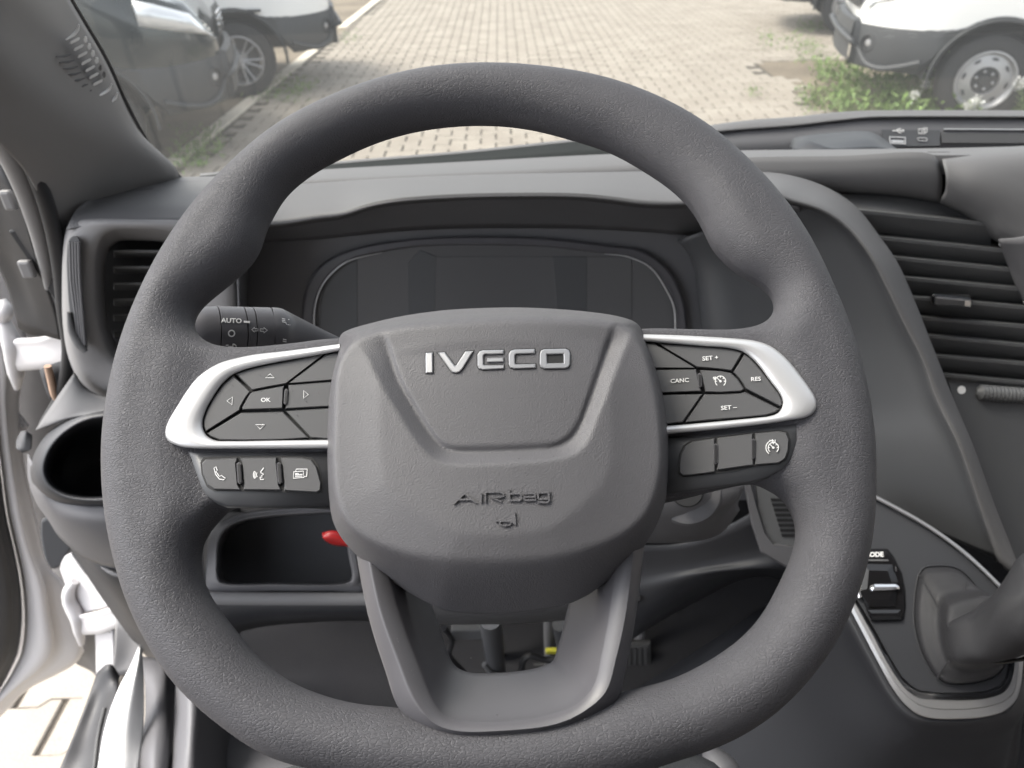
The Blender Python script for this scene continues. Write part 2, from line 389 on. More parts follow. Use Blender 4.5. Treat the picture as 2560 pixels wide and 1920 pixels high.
# ------------------------------------------------------------ surface nets
def polydist(X, Y, poly):
    """signed distance, positive inside"""
    p = np.array(poly, float); q = np.roll(p, -1, 0)
    D = np.full(X.shape, 1e9); ins = np.zeros(X.shape, bool)
    for (ax, ay), (bx, by) in zip(p, q):
        ex, ey = bx - ax, by - ay; L = ex * ex + ey * ey + 1e-18
        t = np.clip(((X - ax) * ex + (Y - ay) * ey) / L, 0, 1)
        D = np.minimum(D, (X - ax - t * ex) ** 2 + (Y - ay - t * ey) ** 2)
        c = ((ay > Y) != (by > Y)) & (X < ex * (Y - ay) / (ey if abs(ey) > 1e-12 else 1e-12) + ax)
        ins ^= c
    D = np.sqrt(D); return np.where(ins, D, -D)
def linedist(X, Y, pl):
    D = np.full(X.shape, 1e9)
    for (ax, ay), (bx, by) in zip(pl[:-1], pl[1:]):
        ex, ey = bx - ax, by - ay; L = ex * ex + ey * ey + 1e-18
        t = np.clip(((X - ax) * ex + (Y - ay) * ey) / L, 0, 1)
        D = np.minimum(D, (X - ax - t * ex) ** 2 + (Y - ay - t * ey) ** 2)
    return np.sqrt(D)
def nets(F, org, st):
    """F > 0 inside"""
    nx, ny, nz = F.shape; s = F > 0
    acc = np.zeros((nx - 1, ny - 1, nz - 1, 3)); cnt = np.zeros((nx - 1, ny - 1, nz - 1))
    for ax in range(3):
        A = [slice(None)] * 3; B = [slice(None)] * 3; A[ax] = slice(0, -1); B[ax] = slice(1, None)
        a, b = F[tuple(A)], F[tuple(B)]; x = (a > 0) != (b > 0)
        t = np.where(x, a / np.where(x, a - b, 1), 0)
        o = [k for k in range(3) if k != ax]
        for i in (0, 1):
            for j in (0, 1):
                sl = [slice(None)] * 3
                sl[o[0]] = slice(i, F.shape[o[0]] - 1 + i); sl[o[1]] = slice(j, F.shape[o[1]] - 1 + j)
                xx = x[tuple(sl)]; tt = t[tuple(sl)]
                cnt += xx; acc[..., ax] += tt * xx; acc[..., o[0]] += i * xx; acc[..., o[1]] += j * xx
    act = cnt > 0; idx = np.full(act.shape, -1); idx[act] = np.arange(act.sum())
    I = np.argwhere(act); vs = (I + acc[act] / cnt[act][:, None]) * st + np.array(org)
    fs = []
    for ax in range(3):
        A = [slice(None)] * 3; B = [slice(None)] * 3; A[ax] = slice(0, -1); B[ax] = slice(1, None)
        x = s[tuple(A)] != s[tuple(B)]
        e = np.argwhere(x); o = [(ax + 1) % 3, (ax + 2) % 3]
        ok = (e[:, o[0]] > 0) & (e[:, o[1]] > 0) & (e[:, o[0]] < F.shape[o[0]] - 1) & (e[:, o[1]] < F.shape[o[1]] - 1)
        e = e[ok]; q = []
        for i, j in ((1, 1), (0, 1), (0, 0), (1, 0)):
            c = e.copy(); c[:, o[0]] -= i; c[:, o[1]] -= j; q.append(idx[c[:, 0], c[:, 1], c[:, 2]])
        q = np.array(q).T; pos = s[e[:, 0], e[:, 1], e[:, 2]]
        q[~pos] = q[~pos][:, ::-1]; fs.append(q)
    return vs, np.vstack(fs)
def mesh_fast(name, vs, fs):
    me = bpy.data.meshes.new(name); me.vertices.add(len(vs)); me.vertices.foreach_set('co', np.asarray(vs, 'f').ravel())
    n = len(fs); me.loops.add(n * 4); me.polygons.add(n)
    me.loops.foreach_set('vertex_index', np.asarray(fs, 'i').ravel())
    me.polygons.foreach_set('loop_start', np.arange(0, n * 4, 4, dtype='i')); me.polygons.foreach_set('loop_total', np.full(n, 4, 'i'))
    me.update(calc_edges=True); return me
def blur2(A, it=2):
    for _ in range(it):
        A = np.pad(A, 1, mode='edge'); A = (A[:-2] + 2 * A[1:-1] + A[2:]) / 4; A = (A[:, :-2] + 2 * A[:, 1:-1] + A[:, 2:]) / 4
    return A
# ============================================================ STEERING WHEEL
D0, TAU, WR = .38, math.radians(19), math.radians(2.5)
def c2w(p): return R3 @ np.array(p)
wx = np.array([math.cos(WR), math.sin(WR), 0]); wy0 = np.array([0, math.cos(TAU), -math.sin(TAU)])
Rz = np.array([[math.cos(WR), -math.sin(WR), 0], [math.sin(WR), math.cos(WR), 0], [0, 0, 1]])
wx, wy = c2w(wx), c2w(Rz @ wy0); wz = np.cross(wx, wy)
WC = CAM + ray(1222, 955) * D0
WM = Matrix(((wx[0], wy[0], wz[0], WC[0]), (wx[1], wy[1], wz[1], WC[1]), (wx[2], wy[2], wz[2], WC[2]), (0, 0, 0, 1)))
def L(u, v, h=0.):                                  # pixel -> wheel-local point on the plane at height h
    d = ray(u, v); o = WC + wz * h
    q = CAM + d * (((o - CAM) @ wz) / (d @ wz)) - WC
    return np.array([q @ wx, q @ wy, h])
def slope(u, v):
    d = ray(u, v); return np.array([d @ wx, d @ wy]) / (d @ wz)
wheel = empty('steering_wheel', (0, 0, 0), 'black leather steering wheel with silver framed spoke buttons in front of the dash', 'steering wheel', m=WM)
INV[wheel] = np.array(WM.inverted())
def sil(px, R, h=0., n=260, sm=4, hole=False):
    """traced silhouette -> plane outline of a rounded body (edge radius R)"""
    q = resamp(cr(px, 6, True), n, True); q = csmooth(q, sm)
    l = np.array([L(a, b, h)[:2] for a, b in q]); s = np.array([slope(a, b) for a, b in q])
    ar = np.sum(l[:, 0] * np.roll(l[:, 1], -1) - np.roll(l[:, 0], -1) * l[:, 1])
    if ar < 0: l, s = l[::-1], s[::-1]
    t = np.roll(l, -1, 0) - np.roll(l, 1, 0); t /= np.linalg.norm(t, axis=1, keepdims=True)
    nn = np.c_[t[:, 1], -t[:, 0]]
    sn = np.sum(s * nn, axis=1); dd = np.sqrt(R * R + (R * sn) ** 2) - R
    return l + nn * (dd if hole else -dd)[:, None]
outer_px = V([(1060,134),(1180,142),(1300,163),(1420,205),(1520,260),(1600,325),(1680,410),(1740,495),(1790,590),(1830,680),(1860,770),(1882,870),(1893,960),(1894,1050),(1888,1150),(1872,1230),(1845,1310),(1800,1400),(1740,1480),(1660,1555),(1560,1612),(1440,1652),(1360,1678),(1240,1702),(1100,1714),(960,1712),(840,1698),(730,1674)])
outer_px += [(675,1896),(570,1831),(447,1725),(366,1611),(309,1489),(285,1408),(260,1286)]
outer_px += V([(217,1000),(220,920),(235,820),(262,720),(300,625),(350,530),(420,430),(500,345),(590,270),(690,215),(800,172),(930,142)])
top_px = V([(724,731),(633,742),(548,750),(492,750),(457,743),(429,726),(420,708),(422,687),(439,662),(475,632),(513,601),(545,570),(567,530),(575,500),(590,470),(618,425),(665,383),(740,340),(820,305),(900,283),(980,272),(1060,270),(1140,278),(1230,300),(1320,330),(1400,375),(1450,410),(1490,450),(1515,490),(1540,540),(1590,590),(1650,625),(1670,650),(1670,680),(1650,698),(1600,711),(1500,712),(1400,710),(1300,720),(1060,740),(850,735)])
bot_px = [(503,1402),(516,1468),(541,1511),(592,1578),(650,1645),(725,1703),(820,1742),(906,1761),(986,1768),(1100,1785),(1272,1790),(1420,1770),(1558,1729),(1616,1715),(1678,1698),(1750,1664),(1812,1626),(1866,1582),(1910,1528),(1946,1461),(1973,1403),(1986,1358),(1989,1318),(1977,1283),(1955,1247),(1924,1229),(1888,1211),(1800,1225),(1650,1260),(1272,1290),(900,1280),(720,1268),(581,1272),(550,1301),(522,1334),(508,1363)]
RT = .0172
po = sil(outer_px, RT, n=400, sm=10); pt = sil(top_px, RT * .8, sm=3, hole=True, n=300); pb = sil(bot_px, RT * .8, sm=3, hole=True, n=300)
def spoke_h(x, y):                                  # height of the spoke deck
    ax = abs(x); return .0125 + (.0175 - .0125) * np.clip((ax - .07) / .09, 0, 1)
st = .00125
x0, x1 = po[:, 0].min() - .004, po[:, 0].max() + .004; y0, y1 = po[:, 1].min() - .004, po[:, 1].max() + .004
xs = np.arange(x0, x1, st); ys = np.arange(y0, y1, st); zs = np.arange(-.0215, .0235, st)
X, Y = np.meshgrid(xs, ys, indexing='ij')
dO, dT, dB = polydist(X, Y, po), polydist(X, Y, pt), polydist(X, Y, pb)
d = np.minimum(np.minimum(dO, -dT), -dB)
d = blur2(d, 2)
def t2(d, R): dd = np.minimum(d, R); return np.where(d > 0, R * R - (R - dd) ** 2, 2 * R * d)
# ring distance alone keeps its ridge; the deck between is lower
band = np.clip((dO - .030) / .022, 0, 1); band = band * band * (3 - 2 * band)
Tf2 = t2(d, .0176); deck = spoke_h(X, Y) - .0035
Tf2 = np.where(Tf2 > 0, Tf2 * (1 - band) + np.minimum(Tf2, deck ** 2) * band, Tf2)
# raised thumb rests
for (u, v) in V([(1560, 420), (1700, 560), (1640, 480)]):
    c = L(u, v, .012)[:2]; Tf2 = np.where(Tf2 > 0, Tf2 + 4.5e-5 * np.exp(-((X - c[0]) ** 2 + (Y - c[1]) ** 2) / (2 * .013 ** 2)), Tf2)
Tf2 = blur2(Tf2, 3)
Tb2 = blur2(t2(d, .0172), 2)
Z = zs[None, None, :]
F = np.where(Z >= 0, Tf2[:, :, None], Tb2[:, :, None]) - Z * Z
vs, fs = nets(F, (x0, y0, zs[0]), st)
mkm('rim', mesh_fast('rim', vs, fs), 'leather', wheel)
# ------------------------------------------------------------ airbag cover
hub_px = [(841,822),(853,812),(922,791),(1003,773),(1105,759),(1207,753),(1309,752),(1410,757),(1492,765),(1553,775),(1594,789),(1607,803),(1618,832),(1634,877),(1654,938),(1666,986),(1675,1047),(1678,1108),(1677,1170),(1672,1235),(1658,1282),(1638,1326),(1614,1363),(1585,1391),(1532,1440),(1480,1480),(1430,1504),(1378,1518),(1329,1526),(1268,1532),(1207,1532),(1146,1529),(1097,1520),(1077,1511),(1028,1485),(975,1452),(926,1420),(894,1394),(845,1339),(824,1298),(814,1240),(811,1190),(809,1108),(810,1047),(816,966),(828,901),(837,860)]
HB = .009
ph = sil(hub_px, .008, h=HB + .006, n=300, sm=1)
gO = np.array([L(a, b, .036)[:2] for a, b in cr(K5([(180,560),(300,735),(340,830),(400,930),(480,1060),(560,1190),(640,1300),(720,1370),(800,1392),(1000,1395),(1200,1385),(1400,1370),(1530,1340),(1600,1300),(1650,1230),(1700,1100),(1760,960),(1820,800),(1880,650),(1960,480)]), 4)])
gI = np.array([L(a, b, .036)[:2] for a, b in cr(K5([(390,500),(450,700),(500,850),(600,1030),(690,1170),(760,1250),(830,1275),(1050,1277),(1300,1266),(1450,1250),(1530,1200),(1580,1130),(1640,980),(1690,830),(1740,680),(1800,500)]), 4)])
gpoly = np.vstack([gO, gI[::-1]]); ipoly = np.vstack([gI, gI[-1] + [0, .05], gI[0] + [0, .05]])
fpoly = np.array([L(a, b, .034)[:2] for a, b in cr(V([(733,790),(724,900),(722,1000),(730,1075),(752,1128),(800,1165),(875,1192),(965,1205),(1080,1209),(1180,1203),(1270,1184),(1350,1150),(1394,1110),(1416,1060),(1427,1000),(1423,900),(1408,820),(1384,745),(1350,712),(1200,700),(1000,706),(850,718),(765,742)]), 4, True)])
hy0, hy1 = ph[:, 1].min(), ph[:, 1].max(); hxc = (ph[:, 0].min() + ph[:, 0].max()) / 2
def hub_top(X, Y):
    d = polydist(X, Y, ph)
    T = .0245
    df = np.maximum(-polydist(X, Y, fpoly), 0)
    s_b = np.clip(d / (np.maximum(d, 0) + df + 1e-6), 0, 1)
    prof = np.where(d > 0, 1 - (1 - s_b) ** 1.45, d * 60)
    top = T * prof
    top = top + .0075 * np.clip(1 - ((X - hxc) / .085) ** 2, 0, 1) * np.clip(d / .03, 0, 1) - .045 * np.clip(Y - (hy1 - .052), 0, 1) ** 1.2 * 1.6 * np.clip(d / .01, 0, 1)
    a = linedist(X, Y, gO); b = linedist(X, Y, gI)
    inb = polydist(X, Y, gpoly) > 0; ini = polydist(X, Y, ipoly) > 0
    s_ = a / (a + b + 1e-9)
    def ss(x): x = np.clip(x, 0, 1); return x * x * (3 - 2 * x)
    g = np.where(inb, -.0052 * np.clip(s_ / .84, 0, 1) + .0018 * ss((s_ - .86) / .14), np.where(ini, -.0034, 0))
    fade = ss((hy1 - .016 - Y) / .02)
    return d, top, g * fade
st = .0009
xs = np.arange(ph[:, 0].min() - .004, ph[:, 0].max() + .004, st); ys = np.arange(hy0 - .004, hy1 + .004, st); zs = np.arange(-.002, .050, st)
X, Y = np.meshgrid(xs, ys, indexing='ij')
d, top, g = hub_top(X, Y)
HZ = blur2(top, 3) + blur2(g, 1) + HB; HG = (xs, ys, HZ)
Z = zs[None, None, :]
F = np.minimum(HZ[:, :, None] - Z, d[:, :, None] * 1.2 + np.clip(.004 - np.abs(Z - .012), 0, .004) * 0)
F = np.minimum(F, Z - .0005)
vs, fs = nets(F, (xs[0], ys[0], zs[0]), st)
hub = mkm('airbag_cover', mesh_fast('airbag_cover', vs, fs), 'airbag', wheel)
def hubz(x, y):
    i = np.clip((x - xs[0]) / st, 0, len(xs) - 2); j = np.clip((y - ys[0]) / st, 0, len(ys) - 2)
    a, b = int(i), int(j); fa, fb = i - a, j - b
    return (HZ[a, b] * (1 - fa) * (1 - fb) + HZ[a + 1, b] * fa * (1 - fb) + HZ[a, b + 1] * (1 - fa) * fb + HZ[a + 1, b + 1] * fa * fb)
def HS(u, v, h=0.):                                 # pixel -> point on the airbag cover
    z = .038
    for _ in range(5):
        q = L(u, v, z + h); z = hubz(q[0], q[1])
    q = L(u, v, z + h); return q
# emblem letters
A = K5
O_ = [(1375,671),(1510,668),(1530,678),(1538,700),(1536,765),(1528,782),(1505,790),(1380,792),(1358,782),(1350,762),(1351,700),(1358,680)]
letters = [
 ([(650,694),(692,692),(694,817),(650,819)], []),
 ([(722,692),(766,689),(828,772),(836,772),(893,685),(942,682),(874,795),(856,812),(838,817),(815,814),(800,800)], []),
 ([(1128,675),(1128,699),(1012,703),(1004,712),(1004,722),(1128,718),(1128,748),(1026,752),(1026,728),(1004,728),(1004,764),(1012,769),(1131,767),(1131,792),(1000,798),(977,791),(968,772),(967,706),(980,685),(1005,677)], []),
 ([(1319,670),(1319,697),(1206,701),(1198,708),(1198,758),(1206,764),(1324,761),(1325,787),(1195,792),(1170,785),(1160,765),(1159,702),(1171,681),(1196,673)], []),
 (O_, [[(1394,703),(1496,700),(1499,755),(1397,758)]]),
]
letters[2] = ([(1128,675),(1128,699),(1012,703),(1004,712),(1004,764),(1012,769),(1131,767),(1131,792),(1000,798),(977,791),(968,772),(967,706),(980,685),(1005,677)], [])
for pl, hl in letters:
    out = orient(np.array(A(pl), float)); out2 = inset(out, -2.2)
    plate('emblem_recess', out2, HS, 'gap', wheel, h0=-.001, h1=.00012, bev=0, local=True)
    plate('emblem_letter', A(pl), HS, 'emblem', wheel, h0=-.001, h1=.0011, bev=2.6, holes=[A(h) for h in hl], local=True)
plate('emblem_letter', A([(1026,724),(1128,721),(1128,748),(1026,751)]), HS, 'emblem', wheel, h0=-.001, h1=.0011, bev=2.4, local=True)
# AIRbag lettering and horn symbol, raised in the cover
c = lambda *p: K_([*p])
K_ = KA
ab = [K_([(465,440),(615,300),(775,425)]), K_([(540,382),(715,378)]), K_([(842,290),(845,418)]), K_([(905,415),(905,280),(1100,275),(1150,295),(1155,330),(1110,350),(985,355),(1120,405)])]
strokes('lettering', ab, 3.6, HS, 'airbag', wheel, h0=-.0006, h1=.0010, local=True)
bb = [K_([(1230,250),(1240,392),(1380,390),(1400,370),(1395,310),(1375,295),(1250,300)]), K_([(1440,300),(1570,292),(1590,310),(1595,385),(1450,388),(1435,370),(1440,345),(1585,340)]), K_([(1790,282),(1650,285),(1630,300),(1632,360),(1650,375),(1760,370)]), K_([(1775,285),(1785,400),(1765,420),(1640,415)])]
strokes('lettering', bb, 4.6, HS, 'airbag', wheel, h0=-.0006, h1=.0010, local=True)
plate('horn_symbol', K_([(1048,625),(1060,648),(1180,652),(1260,625),(1300,590),(1316,560),(1335,748),(1300,725),(1262,700),(1100,690),(1062,690),(1050,705)]), HS, 'airbag', wheel, h0=-.0006, h1=.0009, bev=1., local=True)
strokes('horn_symbol', [(list(map(tuple, K_(arc(1180, 705, 78, 0, 345, 22, 38)))), True)], 2.8, HS, 'airbag', wheel, h0=-.0006, h1=.0009, local=True)
# ------------------------------------------------------------ spokes
def DK(u, v, h=0.):                                 # pixel -> spoke deck
    z = .015
    for _ in range(4):
        q = L(u, v, z + h); z = spoke_h(q[0], q[1])
    return L(u, v, z + h)
def bezel(name, o, i, K):
    o = np.array(K(o)); i = np.array(K(i)); n = 90
    # match the two curves by angle-free arc length with common key points
    a = resamp(cr(o, 6), n); b = resamp(cr(i, 6), n)
    rows = []
    for t, h in ((0, -.006), (0, .0004), (.04, .0018), (.12, .0026), (.4, .0034), (.7, .0032), (.92, .0024), (1, .0012), (1, -.004)):
        q = a * (1 - t) + b * t; rows.append([DK(p[0], p[1], h) for p in q])
    vs = np.array(rows).reshape(-1, 3)
    return mk(name, vs, [f[::-1] for f in gridf(len(rows), n)], 'silver', wheel, local=True, ang=60)
lo = [(1330,474),(1100,505),(900,530),(700,552),(560,580),(450,612),(350,665),(270,730),(200,820),(130,930),(70,1030),(42,1100),(40,1150),(60,1190),(110,1220),(180,1240),(300,1248),(600,1250),(900,1250),(1260,1248)]
li = [(1330,525),(1200,550),(1000,585),(800,622),(640,660),(540,700),(460,770),(390,870),(340,960),(315,1040),(315,1090),(330,1130),(360,1165),(420,1190),(500,1193),(700,1192),(900,1188),(1260,1183)]
bezel('silver_bezel', lo, li, KL)
ro = [(30,193),(300,200),(600,215),(850,232),(1000,250),(1120,290),(1220,360),(1300,440),(1380,540),(1460,650),(1510,730),(1528,790),(1520,840),(1490,880),(1430,910),(1300,935),(1100,965),(800,1000),(500,1030),(200,1058)]
ri = [(30,254),(300,275),(550,295),(750,310),(880,340),(960,395),(1040,480),(1120,590),(1190,680),(1225,740),(1235,790),(1220,840),(1190,875),(1120,900),(1000,915),(800,935),(500,962),(200,988)]
bezel('silver_bezel', ro, ri, KR)
plate('button_well', KL(li + [(1290,900)]), DK, 'gap', wheel, h0=-.008, h1=-.0022, bev=0, local=True)
plate('button_well', KR(ri + [(120,620)]), DK, 'gap', wheel, h0=-.008, h1=-.0022, bev=0, local=True)
def shrink(p, K, g=1.3): return inset(orient(np.array(K(p), float)), g)
def button(pts, K, label=None, hh=.0008, name='button', g=1.1, bev=2.6):
    o = plate(name, shrink(pts, K, g), DK, 'button', wheel, h0=-.0035, h1=hh, bev=bev, local=True)
    if label: o['label'] = label
    return o
BL = {}
BL['up'] = button([(552,692),(640,662),(800,624),(1000,588),(1215,548),(935,772),(820,792),(680,820)], KL, 'upper arrow button')
BL['left'] = button([(543,702),(675,825),(640,870),(600,940),(592,968),(338,1128),(320,1085),(320,1040),(345,960),(395,870),(465,772)], KL, 'left arrow button')
BL['ok'] = button([(690,825),(820,799),(925,780),(918,810),(912,955),(610,965),(604,945),(640,880),(665,838)], KL, 'button printed OK', hh=.0012)
BL['right'] = button([(946,775),(1300,748),(1290,938),(925,958),(930,910),(950,810)], KL, 'right arrow button')
BL['down'] = button([(600,980),(912,972),(1105,1170),(900,1186),(600,1190),(440,1187),(372,1162),(343,1135)], KL, 'down arrow button')
button([(950,766),(1230,548),(1330,530),(1320,742)], KL, name='blank_button')
button([(925,968),(1290,944),(1270,1182),(1112,1170)], KL, name='blank_button')
button([(150,270),(400,284),(700,306),(820,323),(893,350),(795,513),(700,500),(600,490),(490,482)], KR, 'button printed SET plus')
button([(100,498),(488,490),(500,530),(520,640),(540,690),(120,706)], KR, 'button printed CANC')
button([(30,262),(130,268),(478,484),(80,490)], KR, name='blank_button')
button([(512,497),(700,507),(790,524),(850,580),(900,655),(903,675),(870,690),(700,700),(562,695),(548,640),(530,560)], KR, 'cruise control button', hh=.0012)
button([(903,358),(960,400),(1040,490),(1130,610),(1200,700),(1228,760),(1230,800),(1212,822),(912,668),(870,600),(802,520)], KR, 'button printed RES')
button([(555,708),(720,704),(870,697),(905,685),(1208,835),(1170,870),(1090,895),(900,913),(600,938),(382,957)], KR, 'button printed SET minus')
button([(120,714),(545,707),(372,956),(160,980)], KR, name='blank_button')
def slot(cx, cy, w_, h_, K, sk=0):
    p = [(cx - w_/2 + sk, cy - h_/2 + 8), (cx + sk, cy - h_/2), (cx + w_/2 + sk, cy - h_/2 + 8), (cx + w_/2, cy + h_/2 - 8), (cx, cy + h_/2), (cx - w_/2, cy + h_/2 - 8)]
    q = orient(np.array(K(p), float))
    plate('slot_rim', inset(q, -2.4), DK, 'trim', wheel, h0=-.003, h1=.0013, bev=1., local=True)
    plate('slot', q, DK, 'gap', wheel, h0=-.001, h1=.0016, bev=.6, local=True)
slot(930, 865, 18, 105, KL, 6); slot(592, 1430, 22, 150, KL, -8); slot(890, 1430, 22, 150, KL, -10)
slot(520, 590, 22, 110, KR, -6); slot(654, 1225, 24, 165, KR); slot(980, 1182, 24, 160, KR)
# lower switch panels
plate('switch_panel', KL([(175,1250),(300,1256),(700,1258),(1300,1256),(1300,1690),(700,1690),(500,1688),(400,1650),(335,1610),(285,1530),(245,1420),(210,1320)]), DK, 'panel', wheel, h0=-.026, h1=-.0012, bev=9, local=True, flat=False)
plate('switch_panel', KR([(200,1068),(500,1040),(800,1010),(1100,975),(1408,930),(1404,1050),(1365,1180),(1312,1300),(1240,1370),(1100,1440),(960,1480),(600,1530),(200,1590)]), DK, 'panel', wheel, h0=-.026, h1=-.0012, bev=9, local=True, flat=False)
plate('button_surround', KL([(322,1312),(560,1302),(1050,1302),(1130,1318),(1172,1370),(1205,1500),(1200,1568),(1165,1586),(900,1572),(600,1566),(400,1564),(345,1530),(308,1440),(298,1350)]), DK, 'gap', wheel, h0=-.004, h1=-.0006, bev=0, local=True)
button([(335,1325),(575,1312),(575,1345),(565,1355),(580,1515),(606,1558),(400,1555),(352,1520),(316,1440),(308,1355)], KL, 'phone button')
button([(588,1312),(868,1310),(866,1350),(884,1515),(905,1560),(614,1558),(618,1515),(602,1350)], KL, 'voice button')
button([(885,1310),(1050,1311),(1122,1327),(1162,1378),(1196,1500),(1192,1560),(1162,1577),(916,1563),(915,1515),(898,1350)], KL, 'display menu button')
plate('button_surround', KR([(655,1078),(440,1108),(370,1155),(336,1230),(322,1330),(326,1395),(365,1428),(450,1422),(800,1378),(1000,1333),(1205,1316),(1268,1275),(1292,1205),(1300,1100),(1276,1034),(1205,1018),(980,1038)]), DK, 'gap', wheel, h0=-.004, h1=-.0006, bev=0, local=True)
button([(650,1086),(450,1116),(382,1160),(346,1230),(332,1330),(336,1390),(370,1420),(450,1414),(655,1386)], KR, 'blank button', name='blank_button')
button([(663,1084),(978,1046),(985,1327),(662,1372)], KR, 'blank button', name='blank_button')
button([(992,1045),(1200,1025),(1268,1040),(1292,1100),(1285,1200),(1260,1270),(1200,1310),(990,1326)], KR, 'speed limiter button')
# print on the buttons
W_ = dict(m='print', par=wheel, h0=.0002, h1=.0011, local=True)
def ic(name, pl, wid, K, **k):
    q = [((list(map(tuple, K(p[0]))), True) if isinstance(p, tuple) else K(p)) for p in pl]
    kk = dict(W_); kk.update(k); return strokes(name, q, wid, DK, kk.pop('m'), kk.pop('par'), **kk)
tri = lambda c, a: ([(c[0] + x, c[1] + y) for x, y in a], True)
ic('arrow_symbol', [tri((813,712), [(-34,12),(3,-18),(34,12)])], 1.9, KL)
ic('arrow_symbol', [tri((520,895), [(-24,0),(18,-30),(12,30)])], 1.9, KL)
ic('arrow_symbol', [tri((1078,848), [(-14,-30),(20,0),(-14,28)])], 1.9, KL)
ic('arrow_symbol', [tri((742,1085), [(-34,-14),(34,-14),(0,18)])], 1.9, KL)
t_ = lambda s, uv, K, size, rot, sx=1.15: text('print', s, K([uv])[0], size, rot, DK, 'print', wheel, h0=.0002, h1=.0013, local=True, bold=.012, sx=sx)
t_('OK', (783,887), KL, 10.2, 0)
t_('SET +', (608,397), KR, 10.6, 5); t_('CANC', (343,592), KR, 10.2, 4); t_('RES', (1002,578), KR, 10.2, 3); t_('SET –', (768,825), KR, 10.6, 4)
def dial(cx, cy, r, K, extra):
    ic('dial_symbol', [arc(cx, cy, r, -50, 228, 22), [(cx, cy), (cx - r*.62, cy - r*.6)]] + [[(cx + math.cos(a)*r*.7, cy - math.sin(a)*r*.7), (cx + math.cos(a)*r*.95, cy - math.sin(a)*r*.95)] for a in (0., .8, 1.57, 2.35, 3.14)] + extra, 2., K, h1=.0015)
    plate('dial_symbol', K(arc(cx, cy, r*.22, 0, 330, 10)), DK, 'print', wheel, h0=.0002, h1=.0016, bev=0, local=True)
dial(695, 598, 45, KR, [[(632,570),(650,582)],[(634,565),(655,562)],[(640,585),(655,562)]])
dial(1152, 1172, 45, KR, [arc(1152, 1172, 64, 100, 232, 12), [(1120,1110),(1150,1112)], [(1142,1102),(1156,1114),(1140,1124)], [(1168,1105),(1165,1125)]])
ic('phone_symbol', [([(400,1392),(415,1384),(424,1410),(415,1420),(440,1455),(455,1448),(484,1468),(470,1480),(440,1474),(412,1440)], True)], 2., KL)
ic('voice_symbol', [[(768,1392),(768,1392.5)], [(765,1395),(745,1420),(748,1428)], [(745,1425),(768,1440),(752,1448),(756,1458),(740,1462),(745,1478),(768,1476)], arc(742,1442,28,150,215,6), arc(742,1442,40,150,215,6), arc(742,1442,50,150,212,6)], 2.2, KL)
ic('card_symbol', [([(990,1420),(1062,1415),(1066,1462),(988,1468)], True), [(1005,1412),(1010,1400),(1090,1400),(1086,1455),(1070,1456)], [(1002,1434),(1025,1433)], [(1002,1442),(1054,1440)], [(1002,1453),(1052,1452)]], 2.1, KL)
# ------------------------------------------------------------ lower U spoke
O = K8([(190,150),(290,700),(400,1060),(490,1300),(640,1425),(800,1478),(1140,1477),(1450,1435),(1680,1350),(1825,1240),(1890,1000),(1945,700),(2010,150)])
Aa = K8([(270,200),(360,660),(480,1000),(580,1240),(690,1375),(820,1428),(1140,1428),(1450,1388),(1630,1305),(1755,1190),(1820,980),(1880,700),(1940,200)])
Bb = K8([(380,300),(490,700),(620,1050),(690,1230),(760,1325),(850,1363),(1130,1370),(1400,1330),(1560,1270),(1675,1150),(1725,950),(1770,700),(1830,300)])
Cc = K8([(600,430),(735,790),(785,950),(830,1030),(880,1060),(950,1075),(1080,1075),(1250,1060),(1360,1035),(1430,1000),(1465,900),(1497,780),(1570,450)])
def with_h(p, h): return [(a, b, h) for a, b in p]
Oi = [(a, b) for a, b in O]
mid = lambda p, q, t: [((1 - t) * a[0] + t * b[0], (1 - t) * a[1] + t * b[1]) for a, b in zip(p, q)]
rows = [with_h(O, -.006), with_h(O, .006), with_h(mid(O, Aa, .12), .0095), with_h(mid(O, Aa, .9), .0150), with_h(Aa, .0156), with_h(mid(Aa, Bb, .1), .0154), with_h(mid(Aa, Bb, .88), .0135), with_h(Bb, .012), with_h(mid(Bb, Cc, .12), .0085), with_h(mid(Bb, Cc, .5), -.004), with_h(mid(Bb, Cc, .9), -.013), with_h(Cc, -.016), with_h(Cc, -.026)]
loft('lower_spoke', rows, 'trim', wheel, f=L, keys=True, sharp=True, sol=0, local=True, ang=60)
# ------------------------------------------------------------ steering column and stalk
colm = empty('steering_column', tuple(WC - wz * .1), 'grey plastic steering column shroud with ignition lock behind the wheel', 'steering column')
def LW(u, v, h):                                    # wheel-plane frame, world result
    q = L(u, v, h); return WC + wx * q[0] + wy * q[1] + wz * q[2]

# dust specks on the cover, the switches and the lower spoke
sp_v, sp_f = [], []
for k in range(90):
    if k < 45: q = HS(rng.uniform(860, 1620), rng.uniform(820, 1440), .0003)
    elif k < 65: q = DK(rng.choice([rng.uniform(520, 800), rng.uniform(1690, 1950)]), rng.uniform(920, 1050), .0012)
    else:
        t = rng.random(); q = L(rng.choice([950 + 90 * t, 1480 - 60 * t + rng.uniform(-10, 30), rng.uniform(1060, 1420)]), 1500 + 200 * t if k % 3 else rng.uniform(1785, 1830), .0158)
    r_ = rng.uniform(.00012, .00032); b_ = len(sp_v)
    sp_v += [q + [r_, 0, 0], q + [0, r_, 0], q + [-r_, 0, 0], q + [0, -r_, 0], q + [0, 0, r_]]; sp_f += [(b_, b_ + 1, b_ + 4), (b_ + 1, b_ + 2, b_ + 4), (b_ + 2, b_ + 3, b_ + 4), (b_ + 3, b_, b_ + 4)]
o = mk('dust', sp_v, sp_f, 'pad', wheel, local=True, smooth=False); o['kind'] = 'stuff'
lw = lambda pts, h: [LW(a, b, h) for a, b in pts]
